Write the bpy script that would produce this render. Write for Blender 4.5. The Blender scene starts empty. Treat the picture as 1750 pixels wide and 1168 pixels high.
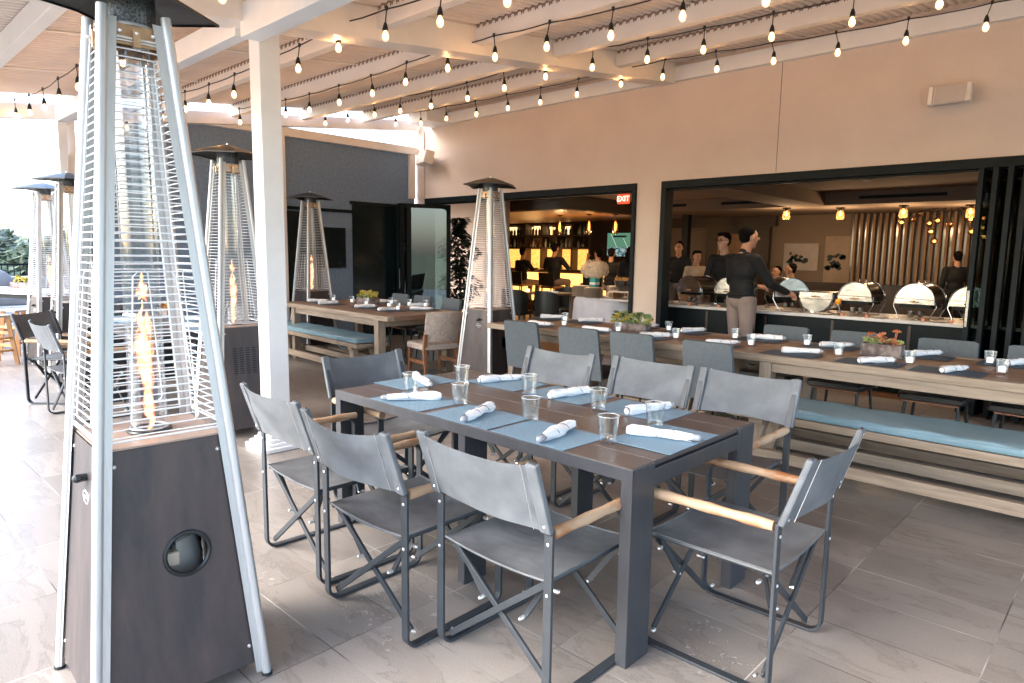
import bpy, bmesh, math, random
from mathutils import Vector, Matrix, Euler
PI=math.pi; R=math.radians
random.seed(7)
scene=bpy.context.scene
C=scene.collection
# ------------------------------------------------------------------ camera
cam_d=bpy.data.cameras.new('camera'); cam=bpy.data.objects.new('camera',cam_d); C.objects.link(cam)
scene.camera=cam
_y,_p,_r=R(46.45),R(7.397),R(-.8315)
_f=Vector((-math.cos(_y)*math.cos(_p),math.sin(_y)*math.cos(_p),-math.sin(_p)))
_rt=Vector((math.sin(_y),math.cos(_y),0)); _dn=_f.cross(_rt)
_c,_s=math.cos(_r),math.sin(_r)
_right=_c*_rt+_s*_dn; _down=-_s*_rt+_c*_dn
cam.matrix_world=Matrix(((_right.x,-_down.x,-_f.x,0),(_right.y,-_down.y,-_f.y,0),(_right.z,-_down.z,-_f.z,1.475),(0,0,0,1)))
cam_d.sensor_width=36; cam_d.lens=23.606; cam_d.clip_start=.05; cam_d.clip_end=3000
# ------------------------------------------------------------------ world, sun, exposure
SUN_EL,SUN_AZ=R(38),R(246)          # direction the light comes from (azimuth from +X, counter-clockwise)
world=bpy.data.worlds.new("World"); scene.world=world; world.use_nodes=True
wn=world.node_tree; bg=wn.nodes['Background']
sky=wn.nodes.new('ShaderNodeTexSky'); sky.sky_type='NISHITA'; sky.sun_disc=False
sky.sun_elevation=SUN_EL; sky.sun_rotation=R(90)-SUN_AZ
sky.air_density=1.0; sky.dust_density=2.5; sky.ozone_density=1.0
wn.links.new(sky.outputs[0],bg.inputs[0]); bg.inputs[1].default_value=.15
sun_d=bpy.data.lights.new('sun','SUN'); sun_d.energy=.6; sun_d.angle=R(34); sun_d.color=(.97,.98,1)
sun=bpy.data.objects.new('sun',sun_d); C.objects.link(sun)
_sd=Vector((math.cos(SUN_AZ)*math.cos(SUN_EL),math.sin(SUN_AZ)*math.cos(SUN_EL),math.sin(SUN_EL)))
sun.rotation_euler=_sd.to_track_quat('Z','Y').to_euler()
scene.view_settings.view_transform='Standard'; scene.view_settings.look='None'
scene.view_settings.exposure=2.92; scene.view_settings.gamma=1
scene.render.resolution_x=1024; scene.render.resolution_y=683
# ------------------------------------------------------------------ node materials
def mat(name,col,rough=.5,metal=0,var=0,nscale=8,stretch=(1,1,1),bump=0,bscale=60,spec=.5,emit=0,ecol=None,
        col2=None,thr=None,alpha=1,coat=0,objvar=0,world=False,rvar=0,bdist=.002):
    m=bpy.data.materials.new(name); m.use_nodes=True; n=m.node_tree; N=n.nodes; L=n.links
    b=N['Principled BSDF']; b.inputs['Roughness'].default_value=rough; b.inputs['Metallic'].default_value=metal
    b.inputs['Specular IOR Level'].default_value=spec; b.inputs['Coat Weight'].default_value=coat
    b.inputs['Base Color'].default_value=(*col,1)
    if emit: b.inputs['Emission Color'].default_value=(*(ecol or col),1); b.inputs['Emission Strength'].default_value=emit
    if alpha<1: b.inputs['Alpha'].default_value=alpha
    if world: g=N.new('ShaderNodeNewGeometry'); co=g.outputs['Position']
    else: g=N.new('ShaderNodeTexCoord'); co=g.outputs['Object']
    mp=N.new('ShaderNodeMapping'); mp.inputs['Scale'].default_value=stretch; L.new(co,mp.inputs[0])
    if objvar:
        oi=N.new('ShaderNodeObjectInfo'); mm=N.new('ShaderNodeVectorMath'); mm.operation='SCALE'; mm.inputs[0].default_value=(13,7,5)
        L.new(oi.outputs['Random'],mm.inputs['Scale']); L.new(mm.outputs[0],mp.inputs['Location'])
    if var or col2:
        t=N.new('ShaderNodeTexNoise'); t.inputs['Scale'].default_value=nscale; t.inputs['Detail'].default_value=6; t.inputs['Roughness'].default_value=.62
        L.new(mp.outputs[0],t.inputs['Vector'])
        r=N.new('ShaderNodeValToRGB'); L.new(t.outputs[0],r.inputs[0])
        lo,hi=thr or (.3,.7)
        r.color_ramp.elements[0].position=lo; r.color_ramp.elements[1].position=hi
        if col2: c1,c2=col,col2
        else: c1=[max(0,v*(1-var)) for v in col]; c2=[min(1,v*(1+var)) for v in col]
        r.color_ramp.elements[0].color=(*c1,1); r.color_ramp.elements[1].color=(*c2,1)
        out=r.outputs[0]
        if objvar:
            h=N.new('ShaderNodeHueSaturation'); ma=N.new('ShaderNodeMapRange'); ma.inputs[3].default_value=1-objvar; ma.inputs[4].default_value=1+objvar
            L.new(oi.outputs['Random'],ma.inputs[0]); L.new(ma.outputs[0],h.inputs['Value']); L.new(out,h.inputs['Color']); out=h.outputs[0]
        L.new(out,b.inputs['Base Color'])
        if rvar:
            ra=N.new('ShaderNodeMapRange'); ra.inputs[3].default_value=rough-rvar; ra.inputs[4].default_value=rough+rvar
            L.new(t.outputs[0],ra.inputs[0]); L.new(ra.outputs[0],b.inputs['Roughness'])
    if bump:
        t2=N.new('ShaderNodeTexNoise'); t2.inputs['Scale'].default_value=bscale; t2.inputs['Detail'].default_value=4; L.new(mp.outputs[0],t2.inputs['Vector'])
        bp=N.new('ShaderNodeBump'); bp.inputs['Strength'].default_value=bump; bp.inputs['Distance'].default_value=bdist
        L.new(t2.outputs[0],bp.inputs['Height']); L.new(bp.outputs[0],b.inputs['Normal'])
    return m
def glassy(name,tint=(1,1,1),refl=.12,rough=.02,edge=.5,dirt=0):
    # clear thin glass: transparent with a mirror coat that grows towards grazing angles
    m=bpy.data.materials.new(name); m.use_nodes=True; n=m.node_tree; N=n.nodes; L=n.links
    for x in list(N):
        if x.type!='OUTPUT_MATERIAL': N.remove(x)
    o=[x for x in N if x.type=='OUTPUT_MATERIAL'][0]
    t=N.new('ShaderNodeBsdfTransparent'); t.inputs[0].default_value=(*tint,1)
    g=N.new('ShaderNodeBsdfGlossy'); g.inputs['Roughness'].default_value=rough; g.inputs['Color'].default_value=(1,1,1,1)
    lw=N.new('ShaderNodeLayerWeight'); lw.inputs['Blend'].default_value=.25
    mr=N.new('ShaderNodeMapRange'); mr.inputs[3].default_value=refl; mr.inputs[4].default_value=edge; L.new(lw.outputs['Facing'],mr.inputs[0])
    mx=N.new('ShaderNodeMixShader'); L.new(mr.outputs[0],mx.inputs[0]); L.new(t.outputs[0],mx.inputs[1]); L.new(g.outputs[0],mx.inputs[2])
    L.new(mx.outputs[0],o.inputs[0]); return m
def weave(name,c1,c2,sx,sy,rough=.7,axis=('X','Y'),bump=.4,streak=0,amp=.22,wrinkle=0):
    # woven cloth / vinyl: two crossed wave bands in object space
    m=bpy.data.materials.new(name); m.use_nodes=True; n=m.node_tree; N=n.nodes; L=n.links
    b=N['Principled BSDF']; b.inputs['Roughness'].default_value=rough
    tc=N.new('ShaderNodeTexCoord'); sp=N.new('ShaderNodeSeparateXYZ'); L.new(tc.outputs['Object'],sp.inputs[0])
    outs=[]
    for a,s in zip(axis,(sx,sy)):
        k=N.new('ShaderNodeMath'); k.operation='MULTIPLY'; k.inputs[1].default_value=s*2*PI; L.new(sp.outputs[a],k.inputs[0])
        q=N.new('ShaderNodeMath'); q.operation='SINE'; L.new(k.outputs[0],q.inputs[0]); outs.append(q)
    mu=N.new('ShaderNodeMath'); mu.operation='MULTIPLY'; L.new(outs[0].outputs[0],mu.inputs[0]); L.new(outs[1].outputs[0],mu.inputs[1])
    ns=N.new('ShaderNodeTexNoise'); ns.inputs['Scale'].default_value=90 if not streak else streak; ns.inputs['Detail'].default_value=5; L.new(tc.outputs['Object'],ns.inputs['Vector'])
    ad=N.new('ShaderNodeMath'); ad.operation='MULTIPLY_ADD'; ad.inputs[1].default_value=amp; L.new(mu.outputs[0],ad.inputs[0]); L.new(ns.outputs[0],ad.inputs[2])
    r=N.new('ShaderNodeValToRGB'); L.new(ad.outputs[0],r.inputs[0]); r.color_ramp.elements[0].position=.3; r.color_ramp.elements[1].position=.7
    r.color_ramp.elements[0].color=(*c1,1); r.color_ramp.elements[1].color=(*c2,1); L.new(r.outputs[0],b.inputs['Base Color'])
    bp=N.new('ShaderNodeBump'); bp.inputs['Strength'].default_value=bump; bp.inputs['Distance'].default_value=.001; L.new(ad.outputs[0],bp.inputs['Height']); L.new(bp.outputs[0],b.inputs['Normal'])
    if wrinkle:
        oi=N.new('ShaderNodeObjectInfo'); vm=N.new('ShaderNodeVectorMath'); vm.operation='SCALE'; vm.inputs[0].default_value=(9,5,3); L.new(oi.outputs['Random'],vm.inputs['Scale'])
        mp=N.new('ShaderNodeMapping'); mp.inputs['Scale'].default_value=(1,2.2,1.6); mp.inputs['Rotation'].default_value=(0,.5,.3); L.new(tc.outputs['Object'],mp.inputs[0]); L.new(vm.outputs[0],mp.inputs['Location'])
        wn2=N.new('ShaderNodeTexNoise'); wn2.inputs['Scale'].default_value=4.5; wn2.inputs['Detail'].default_value=2; wn2.inputs['Distortion'].default_value=1.1; L.new(mp.outputs[0],wn2.inputs['Vector'])
        b2=N.new('ShaderNodeBump'); b2.inputs['Strength'].default_value=1; b2.inputs['Distance'].default_value=wrinkle; L.new(wn2.outputs[0],b2.inputs['Height']); L.new(bp.outputs[0],b2.inputs['Normal']); L.new(b2.outputs[0],b.inputs['Normal'])
        hs=N.new('ShaderNodeHueSaturation'); mr=N.new('ShaderNodeMapRange'); mr.inputs[3].default_value=.9; mr.inputs[4].default_value=1.1; L.new(wn2.outputs[0],mr.inputs[0]); L.new(mr.outputs[0],hs.inputs['Value']); L.new(r.outputs[0],hs.inputs['Color']); L.new(hs.outputs[0],b.inputs['Base Color'])
    return m
def emis(name,col,st):
    m=bpy.data.materials.new(name); m.use_nodes=True; N=m.node_tree.nodes; b=N['Principled BSDF']
    b.inputs['Base Color'].default_value=(*col,1); b.inputs['Emission Color'].default_value=(*col,1); b.inputs['Emission Strength'].default_value=st; return m
def wood(name,c1,c2,rough=.6,stretch=(1.2,14,14),bump=.25,objvar=.08,scale=4):
    return mat(name,c1,rough,col2=c2,nscale=scale,stretch=stretch,thr=(.32,.68),bump=bump,bscale=12,objvar=objvar,rvar=.1)
def floor_mat():
    m=bpy.data.materials.new('stone_floor_tiles'); m.use_nodes=True; n=m.node_tree; N=n.nodes; L=n.links; b=N['Principled BSDF']
    g=N.new('ShaderNodeNewGeometry'); sp=N.new('ShaderNodeSeparateXYZ'); L.new(g.outputs['Position'],sp.inputs[0])
    def mth(op,a,b_=None,c=None):
        q=N.new('ShaderNodeMath'); q.operation=op
        for i,v in enumerate((a,b_,c)):
            if v is None: continue
            if isinstance(v,(int,float)): q.inputs[i].default_value=v
            else: L.new(v,q.inputs[i])
        return q.outputs[0]
    u=mth('DIVIDE',mth('ADD',sp.outputs['X'],.31),.596); v=mth('DIVIDE',mth('ADD',sp.outputs['Y'],-.031),.3045)
    fu=mth('FRACT',u); fv=mth('FRACT',v); iu=mth('FLOOR',u); iv=mth('FLOOR',v)
    du=mth('MULTIPLY',mth('MINIMUM',fu,mth('SUBTRACT',1,fu)),.596); dv=mth('MULTIPLY',mth('MINIMUM',fv,mth('SUBTRACT',1,fv)),.3045)
    d=mth('MINIMUM',du,dv); grout=mth('LESS_THAN',d,.0022)
    cb=N.new('ShaderNodeCombineXYZ'); L.new(iu,cb.inputs[0]); L.new(iv,cb.inputs[1])
    wn_=N.new('ShaderNodeTexWhiteNoise'); wn_.noise_dimensions='3D'; L.new(cb.outputs[0],wn_.inputs['Vector'])
    # veins: each tile is its own cut of stone
    off=N.new('ShaderNodeVectorMath'); off.operation='SCALE'; off.inputs['Scale'].default_value=9; L.new(wn_.outputs['Color'],off.inputs[0])
    pos=N.new('ShaderNodeVectorMath'); pos.operation='ADD'; L.new(g.outputs['Position'],pos.inputs[0]); L.new(off.outputs[0],pos.inputs[1])
    mp=N.new('ShaderNodeMapping'); mp.inputs['Scale'].default_value=(.8,2.3,1); mp.inputs['Rotation'].default_value=(0,0,.35); L.new(pos.outputs[0],mp.inputs[0])
    n1=N.new('ShaderNodeTexNoise'); n1.inputs['Scale'].default_value=2.2; n1.inputs['Detail'].default_value=7; n1.inputs['Roughness'].default_value=.6; n1.inputs['Distortion'].default_value=.5; L.new(mp.outputs[0],n1.inputs['Vector'])
    n2=N.new('ShaderNodeTexNoise'); n2.inputs['Scale'].default_value=170; n2.inputs['Detail'].default_value=3; L.new(g.outputs['Position'],n2.inputs['Vector'])
    n3=N.new('ShaderNodeTexNoise'); n3.inputs['Scale'].default_value=1.3; n3.inputs['Detail'].default_value=3; L.new(g.outputs['Position'],n3.inputs['Vector'])
    r=N.new('ShaderNodeValToRGB'); L.new(n1.outputs[0],r.inputs[0]); e=r.color_ramp.elements
    e[0].position=.2; e[0].color=(.18,.160,.142,1); e[1].position=.8; e[1].color=(.262,.238,.216,1)
    a=e.new(.45); a.color=(.215,.193,.174,1); a=e.new(.478); a.color=(.172,.154,.139,1); a=e.new(.492); a.color=(.225,.203,.184,1)
    h=N.new('ShaderNodeHueSaturation'); L.new(r.outputs[0],h.inputs['Color'])
    val=mth('ADD',mth('MULTIPLY_ADD',wn_.outputs['Value'],.30,.57),mth('ADD',mth('MULTIPLY_ADD',n2.outputs[0],.75,-.20),mth('MULTIPLY',n3.outputs[0],.22)))
    L.new(val,h.inputs['Value'])
    # grout: pale in places, dark where dirt has gathered
    n4=N.new('ShaderNodeTexNoise'); n4.inputs['Scale'].default_value=1.7; L.new(g.outputs['Position'],n4.inputs['Vector'])
    rg=N.new('ShaderNodeValToRGB'); L.new(n4.outputs[0],rg.inputs[0]); rg.color_ramp.elements[0].position=.42; rg.color_ramp.elements[1].position=.58
    rg.color_ramp.elements[0].color=(.06,.055,.05,1); rg.color_ramp.elements[1].color=(.5,.48,.45,1)
    mx=N.new('ShaderNodeMix'); mx.data_type='RGBA'; L.new(grout,mx.inputs[0]); L.new(h.outputs[0],mx.inputs[6]); L.new(rg.outputs[0],mx.inputs[7])
    n5=N.new('ShaderNodeTexNoise'); n5.inputs['Scale'].default_value=1.1; n5.inputs['Detail'].default_value=2; L.new(g.outputs['Position'],n5.inputs['Vector'])
    n6=N.new('ShaderNodeTexNoise'); n6.inputs['Scale'].default_value=28; n6.inputs['Detail'].default_value=5; n6.inputs['Distortion'].default_value=1.5; L.new(g.outputs['Position'],n6.inputs['Vector'])
    scf=mth('MULTIPLY',mth('GREATER_THAN',n5.outputs[0],.63),mth('GREATER_THAN',n6.outputs[0],.635)); scf=mth('MULTIPLY',scf,.55)
    mx2=N.new('ShaderNodeMix'); mx2.data_type='RGBA'; L.new(scf,mx2.inputs[0]); L.new(mx.outputs[2],mx2.inputs[6]); mx2.inputs[7].default_value=(.5,.48,.45,1)
    L.new(mx2.outputs[2],b.inputs['Base Color'])
    L.new(mth('MULTIPLY_ADD',n1.outputs[0],.25,mth('MULTIPLY_ADD',n2.outputs[0],.12,.16)),b.inputs['Roughness'])
    bp=N.new('ShaderNodeBump'); bp.inputs['Strength'].default_value=.35; bp.inputs['Distance'].default_value=.0012
    hh=mth('ADD',mth('MULTIPLY',mth('MINIMUM',mth('DIVIDE',d,.003),1),.8),mth('MULTIPLY_ADD',n2.outputs[0],.35,mth('MULTIPLY',n1.outputs[0],.5)))
    L.new(hh,bp.inputs['Height']); L.new(bp.outputs[0],b.inputs['Normal'])
    return m
# ------------------------------------------------------------------ mesh builder
class MB:
    def __init__(s): s.v=[]; s.f=[]
    def add(s,vs,fs):
        o=len(s.v); s.v+= [tuple(x) for x in vs]; s.f+=[tuple(i+o for i in q) for q in fs]; return s
    def box(s,c,d,rot=None):
        hx,hy,hz=d[0]/2,d[1]/2,d[2]/2
        vs=[Vector((x*hx,y*hy,z*hz)) for z in (-1,1) for y in (-1,1) for x in (-1,1)]
        if rot is not None: M=Euler(rot).to_matrix(); vs=[M@q for q in vs]
        vs=[q+Vector(c) for q in vs]
        return s.add(vs,[(0,2,3,1),(4,5,7,6),(0,1,5,4),(2,6,7,3),(0,4,6,2),(1,3,7,5)])
    def b2(s,x0,x1,y0,y1,z0,z1): return s.box(((x0+x1)/2,(y0+y1)/2,(z0+z1)/2),(abs(x1-x0),abs(y1-y0),abs(z1-z0)))
    def bar(s,p0,p1,w,h,up=(0,0,1),w1=None,h1=None):
        p0,p1=Vector(p0),Vector(p1); t=(p1-p0).normalized(); up=Vector(up)
        sx=t.cross(up)
        if sx.length<1e-5: sx=t.cross(Vector((1,0,0)))
        sx.normalize(); sy=sx.cross(t); w1=w1 or w; h1=h1 or h
        vs=[p0+a*sx*w/2+b*sy*h/2 for a,b in ((-1,-1),(1,-1),(1,1),(-1,1))]+[p1+a*sx*w1/2+b*sy*h1/2 for a,b in ((-1,-1),(1,-1),(1,1),(-1,1))]
        return s.add(vs,[(0,1,2,3),(7,6,5,4),(0,4,5,1),(1,5,6,2),(2,6,7,3),(3,7,4,0)])
    def tube(s,pts,r,n=8,closed=False,cap=True,sq=None):
        pts=[Vector(p) for p in pts]; rs=r if isinstance(r,(list,tuple)) else [r]*len(pts)
        N=len(pts); o=len(s.v); prev=None
        for i,p in enumerate(pts):
            if closed: t=pts[(i+1)%N]-pts[i-1]
            else: t=pts[min(i+1,N-1)]-pts[max(i-1,0)]
            if t.length<1e-9: t=Vector((0,0,1))
            t.normalize()
            if prev is None: a=t.orthogonal().normalized()
            else:
                a=prev-t*prev.dot(t)
                a=a.normalized() if a.length>1e-6 else t.orthogonal().normalized()
            prev=a; b=t.cross(a)
            for k in range(n):
                q=2*PI*k/n; s.v.append(tuple(p+rs[i]*(math.cos(q)*a+math.sin(q)*b)))
        for i in range(N if closed else N-1):
            j=(i+1)%N
            for k in range(n):
                k2=(k+1)%n; s.f.append((o+i*n+k,o+i*n+k2,o+j*n+k2,o+j*n+k))
        if cap and not closed:
            s.f.append(tuple(o+k for k in reversed(range(n)))); s.f.append(tuple(o+(N-1)*n+k for k in range(n)))
        return s
    def strip(s,pts,w,t,side=(1,0,0)):
        # flat bar swept along pts: w wide along `side`, t thick
        pts=[Vector(p) for p in pts]; sd=Vector(side).normalized(); o=len(s.v); N=len(pts)
        for i,p in enumerate(pts):
            a=(pts[i]-pts[i-1]).normalized() if i else None; b=(pts[i+1]-pts[i]).normalized() if i<N-1 else None
            tt=(a+b).normalized() if a is not None and b is not None else (a if b is None else b)
            nn=sd.cross(tt).normalized()
            k=1 if a is None or b is None else 1/max(.4,math.cos(a.angle(b)/2))
            for u,v in ((-1,-1),(1,-1),(1,1),(-1,1)): s.v.append(tuple(p+sd*u*w/2+nn*v*t/2*k))
        for i in range(N-1):
            for k in range(4): k2=(k+1)%4; s.f.append((o+i*4+k,o+i*4+k2,o+(i+1)*4+k2,o+(i+1)*4+k))
        s.f.append((o+3,o+2,o+1,o)); s.f.append(tuple(o+(N-1)*4+k for k in range(4))); return s
    def lathe(s,prof,n=20,c=(0,0,0),sx=1,sy=1,axis='z'):
        o=len(s.v); 
        for r,z in prof:
            for k in range(n):
                q=2*PI*k/n; x,y=r*math.cos(q)*sx,r*math.sin(q)*sy
                p=(x,y,z) if axis=='z' else ((x,z,y) if axis=='y' else (z,x,y))
                s.v.append((c[0]+p[0],c[1]+p[1],c[2]+p[2]))
        for i in range(len(prof)-1):
            for k in range(n): k2=(k+1)%n; s.f.append((o+i*n+k,o+i*n+k2,o+(i+1)*n+k2,o+(i+1)*n+k))
        if prof[0][0]>1e-6: s.f.append(tuple(o+k for k in reversed(range(n))))
        if prof[-1][0]>1e-6: s.f.append(tuple(o+(len(prof)-1)*n+k for k in range(n)))
        return s
    def ball(s,c,r,n=14,m=9,sc=(1,1,1)):
        o=len(s.v)
        for i in range(m+1):
            a=PI*i/m
            for k in range(n): q=2*PI*k/n; s.v.append((c[0]+r*sc[0]*math.sin(a)*math.cos(q),c[1]+r*sc[1]*math.sin(a)*math.sin(q),c[2]+r*sc[2]*math.cos(a)))
        for i in range(m):
            for k in range(n): k2=(k+1)%n; s.f.append((o+i*n+k,o+(i+1)*n+k,o+(i+1)*n+k2,o+i*n+k2))
        return s
    def caps(s,p0,r0,p1,r1,n=12,sc=None):
        # capsule with round ends, sc=(sx,sy,sz) squashes it about its own middle
        p0,p1=Vector(p0),Vector(p1); t=(p1-p0); L=t.length; t=t.normalized() if L>1e-6 else Vector((0,0,1)); a=t.orthogonal().normalized(); b=t.cross(a)
        st=[]; 
        for i in range(5): q=PI/2*i/4; st.append((r0*math.sin(q),-r0*math.cos(q)))
        for i in range(5): q=PI/2*i/4; st.append((r1*math.cos(q),L+r1*math.sin(q)))
        vs=[]; 
        for r,z in st:
            r=max(r,1e-4)
            for k in range(n): q=2*PI*k/n; vs.append(p0+t*z+r*(math.cos(q)*a+math.sin(q)*b))
        if sc:
            mid=(p0+p1)/2; vs=[mid+Vector(((v-mid).x*sc[0],(v-mid).y*sc[1],(v-mid).z*sc[2])) for v in vs]
        fs=[]
        for i in range(len(st)-1):
            for k in range(n): k2=(k+1)%n; fs.append((i*n+k,i*n+k2,(i+1)*n+k2,(i+1)*n+k))
        fs.append(tuple(reversed(range(n)))); fs.append(tuple((len(st)-1)*n+k for k in range(n)))
        return s.add(vs,fs)
    def surf(s,fn,nu,nv,thick=0):
        P=[[Vector(fn(i/nu,j/nv)) for j in range(nv+1)] for i in range(nu+1)]; o=len(s.v); W=nv+1
        for row in P: s.v+=[tuple(p) for p in row]
        for i in range(nu):
            for j in range(nv): s.f.append((o+i*W+j,o+(i+1)*W+j,o+(i+1)*W+j+1,o+i*W+j+1))
        if thick:
            o2=len(s.v)
            for i in range(nu+1):
                for j in range(nv+1):
                    du=P[min(i+1,nu)][j]-P[max(i-1,0)][j]; dv=P[i][min(j+1,nv)]-P[i][max(j-1,0)]; n=du.cross(dv)
                    n=n.normalized() if n.length>1e-9 else Vector((0,0,1)); s.v.append(tuple(P[i][j]-n*thick))
            for i in range(nu):
                for j in range(nv): s.f.append((o2+i*W+j+1,o2+(i+1)*W+j+1,o2+(i+1)*W+j,o2+i*W+j))
            ed=[(i,0) for i in range(nu)]+[(nu,j) for j in range(nv)]+[(i,nv) for i in range(nu,0,-1)]+[(0,j) for j in range(nv,0,-1)]
            for q in range(len(ed)):
                a=ed[q]; b=ed[(q+1)%len(ed)]; ia,ib=a[0]*W+a[1],b[0]*W+b[1]; s.f.append((o+ib,o+ia,o2+ia,o2+ib))
        return s
    def poly(s,pts,thick_vec):
        n=len(pts); t=Vector(thick_vec); a=[Vector(p) for p in pts]; b=[p+t for p in a]
        return s.add(a+b,[tuple(range(n))[::-1],tuple(range(n,2*n))]+[(i,(i+1)%n,(i+1)%n+n,i+n) for i in range(n)])
    def build(s,name,m,parent=None,smooth=False,bevel=0,loc=None,rz=0,ang=40,sub=0):
        me=bpy.data.meshes.new(name); me.from_pydata(s.v,[],s.f); me.update()
        bm=bmesh.new(); bm.from_mesh(me); bmesh.ops.recalc_face_normals(bm,faces=bm.faces); bm.to_mesh(me); bm.free()
        if smooth:
            for p in me.polygons: p.use_smooth=True
            me.set_sharp_from_angle(angle=R(ang))
        me.materials.append(m)
        o=bpy.data.objects.new(name,me); C.objects.link(o)
        if parent: o.parent=parent
        if loc: o.location=loc
        if rz: o.rotation_euler=(0,0,rz)
        if bevel:
            q=o.modifiers.new('bevel','BEVEL'); q.width=bevel; q.segments=2; q.limit_method='ANGLE'; q.angle_limit=R(50)
        return o
def thing(name,label,cat,loc=(0,0,0),rz=0,group=None):
    o=bpy.data.objects.new(name,None); C.objects.link(o); o.location=loc; o.rotation_euler=(0,0,rz)
    o.empty_display_size=.1
    return tag(o,label,cat,group)
def tag(o,label,cat,group=None):
    o['label']=label; o['category']=cat
    if group: o['group']=group
    return o
def struct(o): o['kind']='structure'; return o
def dup(root,loc,rz,label=None,group=None,scale=None):
    def cp(o,par):
        c=o.copy(); C.objects.link(c)
        if par is not None: c.parent=par
        for ch in KIDS.get(o.name,[]): cp(ch,c)
        return c
    r=cp(root,None); r.location=loc; r.rotation_euler=(0,0,rz)
    if scale: r.scale=(scale,)*3
    if label: r['label']=label
    if group: r['group']=group
    return r
KIDS={}
def remember(root):
    KIDS.clear()
    for o in C.objects:
        if o.parent: KIDS.setdefault(o.parent.name,[]).append(o)
ORD=['first','second','third','fourth','fifth','sixth','seventh','eighth','ninth','tenth','eleventh','twelfth']
# ------------------------------------------------------------------ materials
M_floor=floor_mat()
M_white=mat('white_paint',(.80,.82,.84),.45,var=.05,nscale=3,bump=.15,bscale=25,objvar=.02)
M_whitew=mat('warm_white_timber',(.80,.76,.72),.5,var=.06,nscale=2,stretch=(1,1,1),bump=.2,bscale=30,objvar=.03)
M_roof=mat('painted_roof_sheet',(.74,.66,.60),.55,var=.08,nscale=1.6,stretch=(1,.5,1),bump=.1,bscale=30)
M_stucco=mat('stucco',(.70,.60,.53),.9,col2=(.63,.535,.47),nscale=1.3,thr=(.3,.7),bump=.9,bscale=75,world=True,bdist=.006)
M_black=mat('black_frame_metal',(.005,.010,.013),.5,var=.2,nscale=9,metal=0,spec=.16)
M_slate=weave('slate_screen_cloth',(.135,.20,.31),(.20,.29,.42),90,90,rough=.8,axis=('Y','Z'),streak=26)
M_darkteal=mat('dark_glass_door',(.006,.014,.018),.15,var=.35,nscale=1.2,spec=.5)
M_alu=mat('brushed_aluminium',(.50,.51,.52),.42,metal=.6,var=.08,nscale=5,stretch=(30,30,1),bump=.08,bscale=60,rvar=.1)
M_wire=mat('chromed_wire',(.70,.73,.75),.4,metal=.3)
M_bronze=mat('hammered_bronze_steel',(.068,.052,.050),.45,metal=.15,col2=(.034,.031,.035),nscale=3.4,stretch=(2.6,2.6,.6),thr=(.36,.64),bump=.35,bscale=260,rvar=.12,bdist=.001)
M_hood=mat('black_steel_hood',(.013,.016,.018),.35,metal=.2,var=.3,nscale=4)
M_brass=mat('heat_tinted_steel',(.50,.33,.2),.38,metal=.7,var=.25,nscale=7)
M_mesh=mat('perforated_steel',(.09,.095,.1),.45,metal=.6,var=.5,nscale=160,thr=(.45,.55))
M_tube=glassy('quartz_tube',(.88,.91,.94),.05,.05,.45)
M_glass=glassy('clear_glass',(.93,.95,.96),.03,.015,.5)
M_pane=glassy('door_pane',(.26,.36,.36),.09,.01,.45)
M_steel=mat('polished_steel',(.46,.47,.47),.2,metal=1,col2=(.26,.27,.28),nscale=3,thr=(.4,.65),bump=.25,bscale=4,bdist=.02)
M_bolt=mat('zinc_bolt',(.75,.76,.78),.3,metal=.8)
M_chairf=mat('grey_powdercoat',(.030,.037,.045),.42,var=.16,nscale=14,col2=(.042,.050,.060),thr=(.35,.75),metal=.15,bump=.12,bscale=200,objvar=.1)
M_sling=weave('grey_sling_fabric',(.066,.075,.085),(.14,.154,.168),230,230,rough=.62,streak=7,wrinkle=.0035)
M_sling2=weave('grey_back_sling',(.080,.092,.105),(.155,.174,.193),230,230,rough=.6,axis=('X','Z'),streak=7,wrinkle=.005)
M_arm=mat('weathered_teak',(.44,.31,.20),.62,col2=(.30,.12,.04),nscale=9,stretch=(1.5,.55,1.5),thr=(.5,.66),bump=.5,bscale=40,objvar=.15)
M_tabd=wood('umber_slat_top',(.050,.043,.044),(.080,.068,.068),.36,stretch=(1,18,18),bump=.2)
M_tabf=mat('charcoal_table_frame',(.036,.039,.046),.45,var=.16,nscale=7,stretch=(3,3,.7),bump=.25,bscale=120)
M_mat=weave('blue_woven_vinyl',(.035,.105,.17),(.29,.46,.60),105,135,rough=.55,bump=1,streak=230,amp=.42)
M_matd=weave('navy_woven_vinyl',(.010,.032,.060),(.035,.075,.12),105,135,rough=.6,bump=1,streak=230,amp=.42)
M_cloth=mat('white_napkin_linen',(.86,.86,.87),.85,var=.04,nscale=20,bump=.35,bscale=70,bdist=.004)
M_linen_grey=mat('pale_tablecloth',(.62,.64,.72),.8,var=.06,nscale=9)
M_wire_d=mat('grey_band',(.16,.17,.19),.5)
M_teakt=wood('brown_plank_top',(.13,.072,.044),(.235,.145,.09),.5,stretch=(1,16,16),scale=3)
M_teakr=wood('weathered_teak_frame',(.21,.16,.115),(.34,.275,.21),.7,stretch=(1,14,14),scale=3)
M_teakv=wood('weathered_teak_leg',(.20,.155,.115),(.33,.265,.205),.7,stretch=(14,14,1),scale=3)
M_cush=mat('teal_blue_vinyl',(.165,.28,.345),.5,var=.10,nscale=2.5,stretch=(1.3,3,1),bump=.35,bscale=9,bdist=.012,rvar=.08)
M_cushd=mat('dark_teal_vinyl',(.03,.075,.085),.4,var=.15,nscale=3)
M_uph=mat('grey_felt_upholstery',(.095,.115,.13),.85,var=.13,nscale=45,bump=.4,bscale=160,objvar=.05)
M_uphd=mat('black_vinyl_seat',(.012,.015,.016),.38,var=.2,nscale=5,bump=.25,bscale=12)
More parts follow.
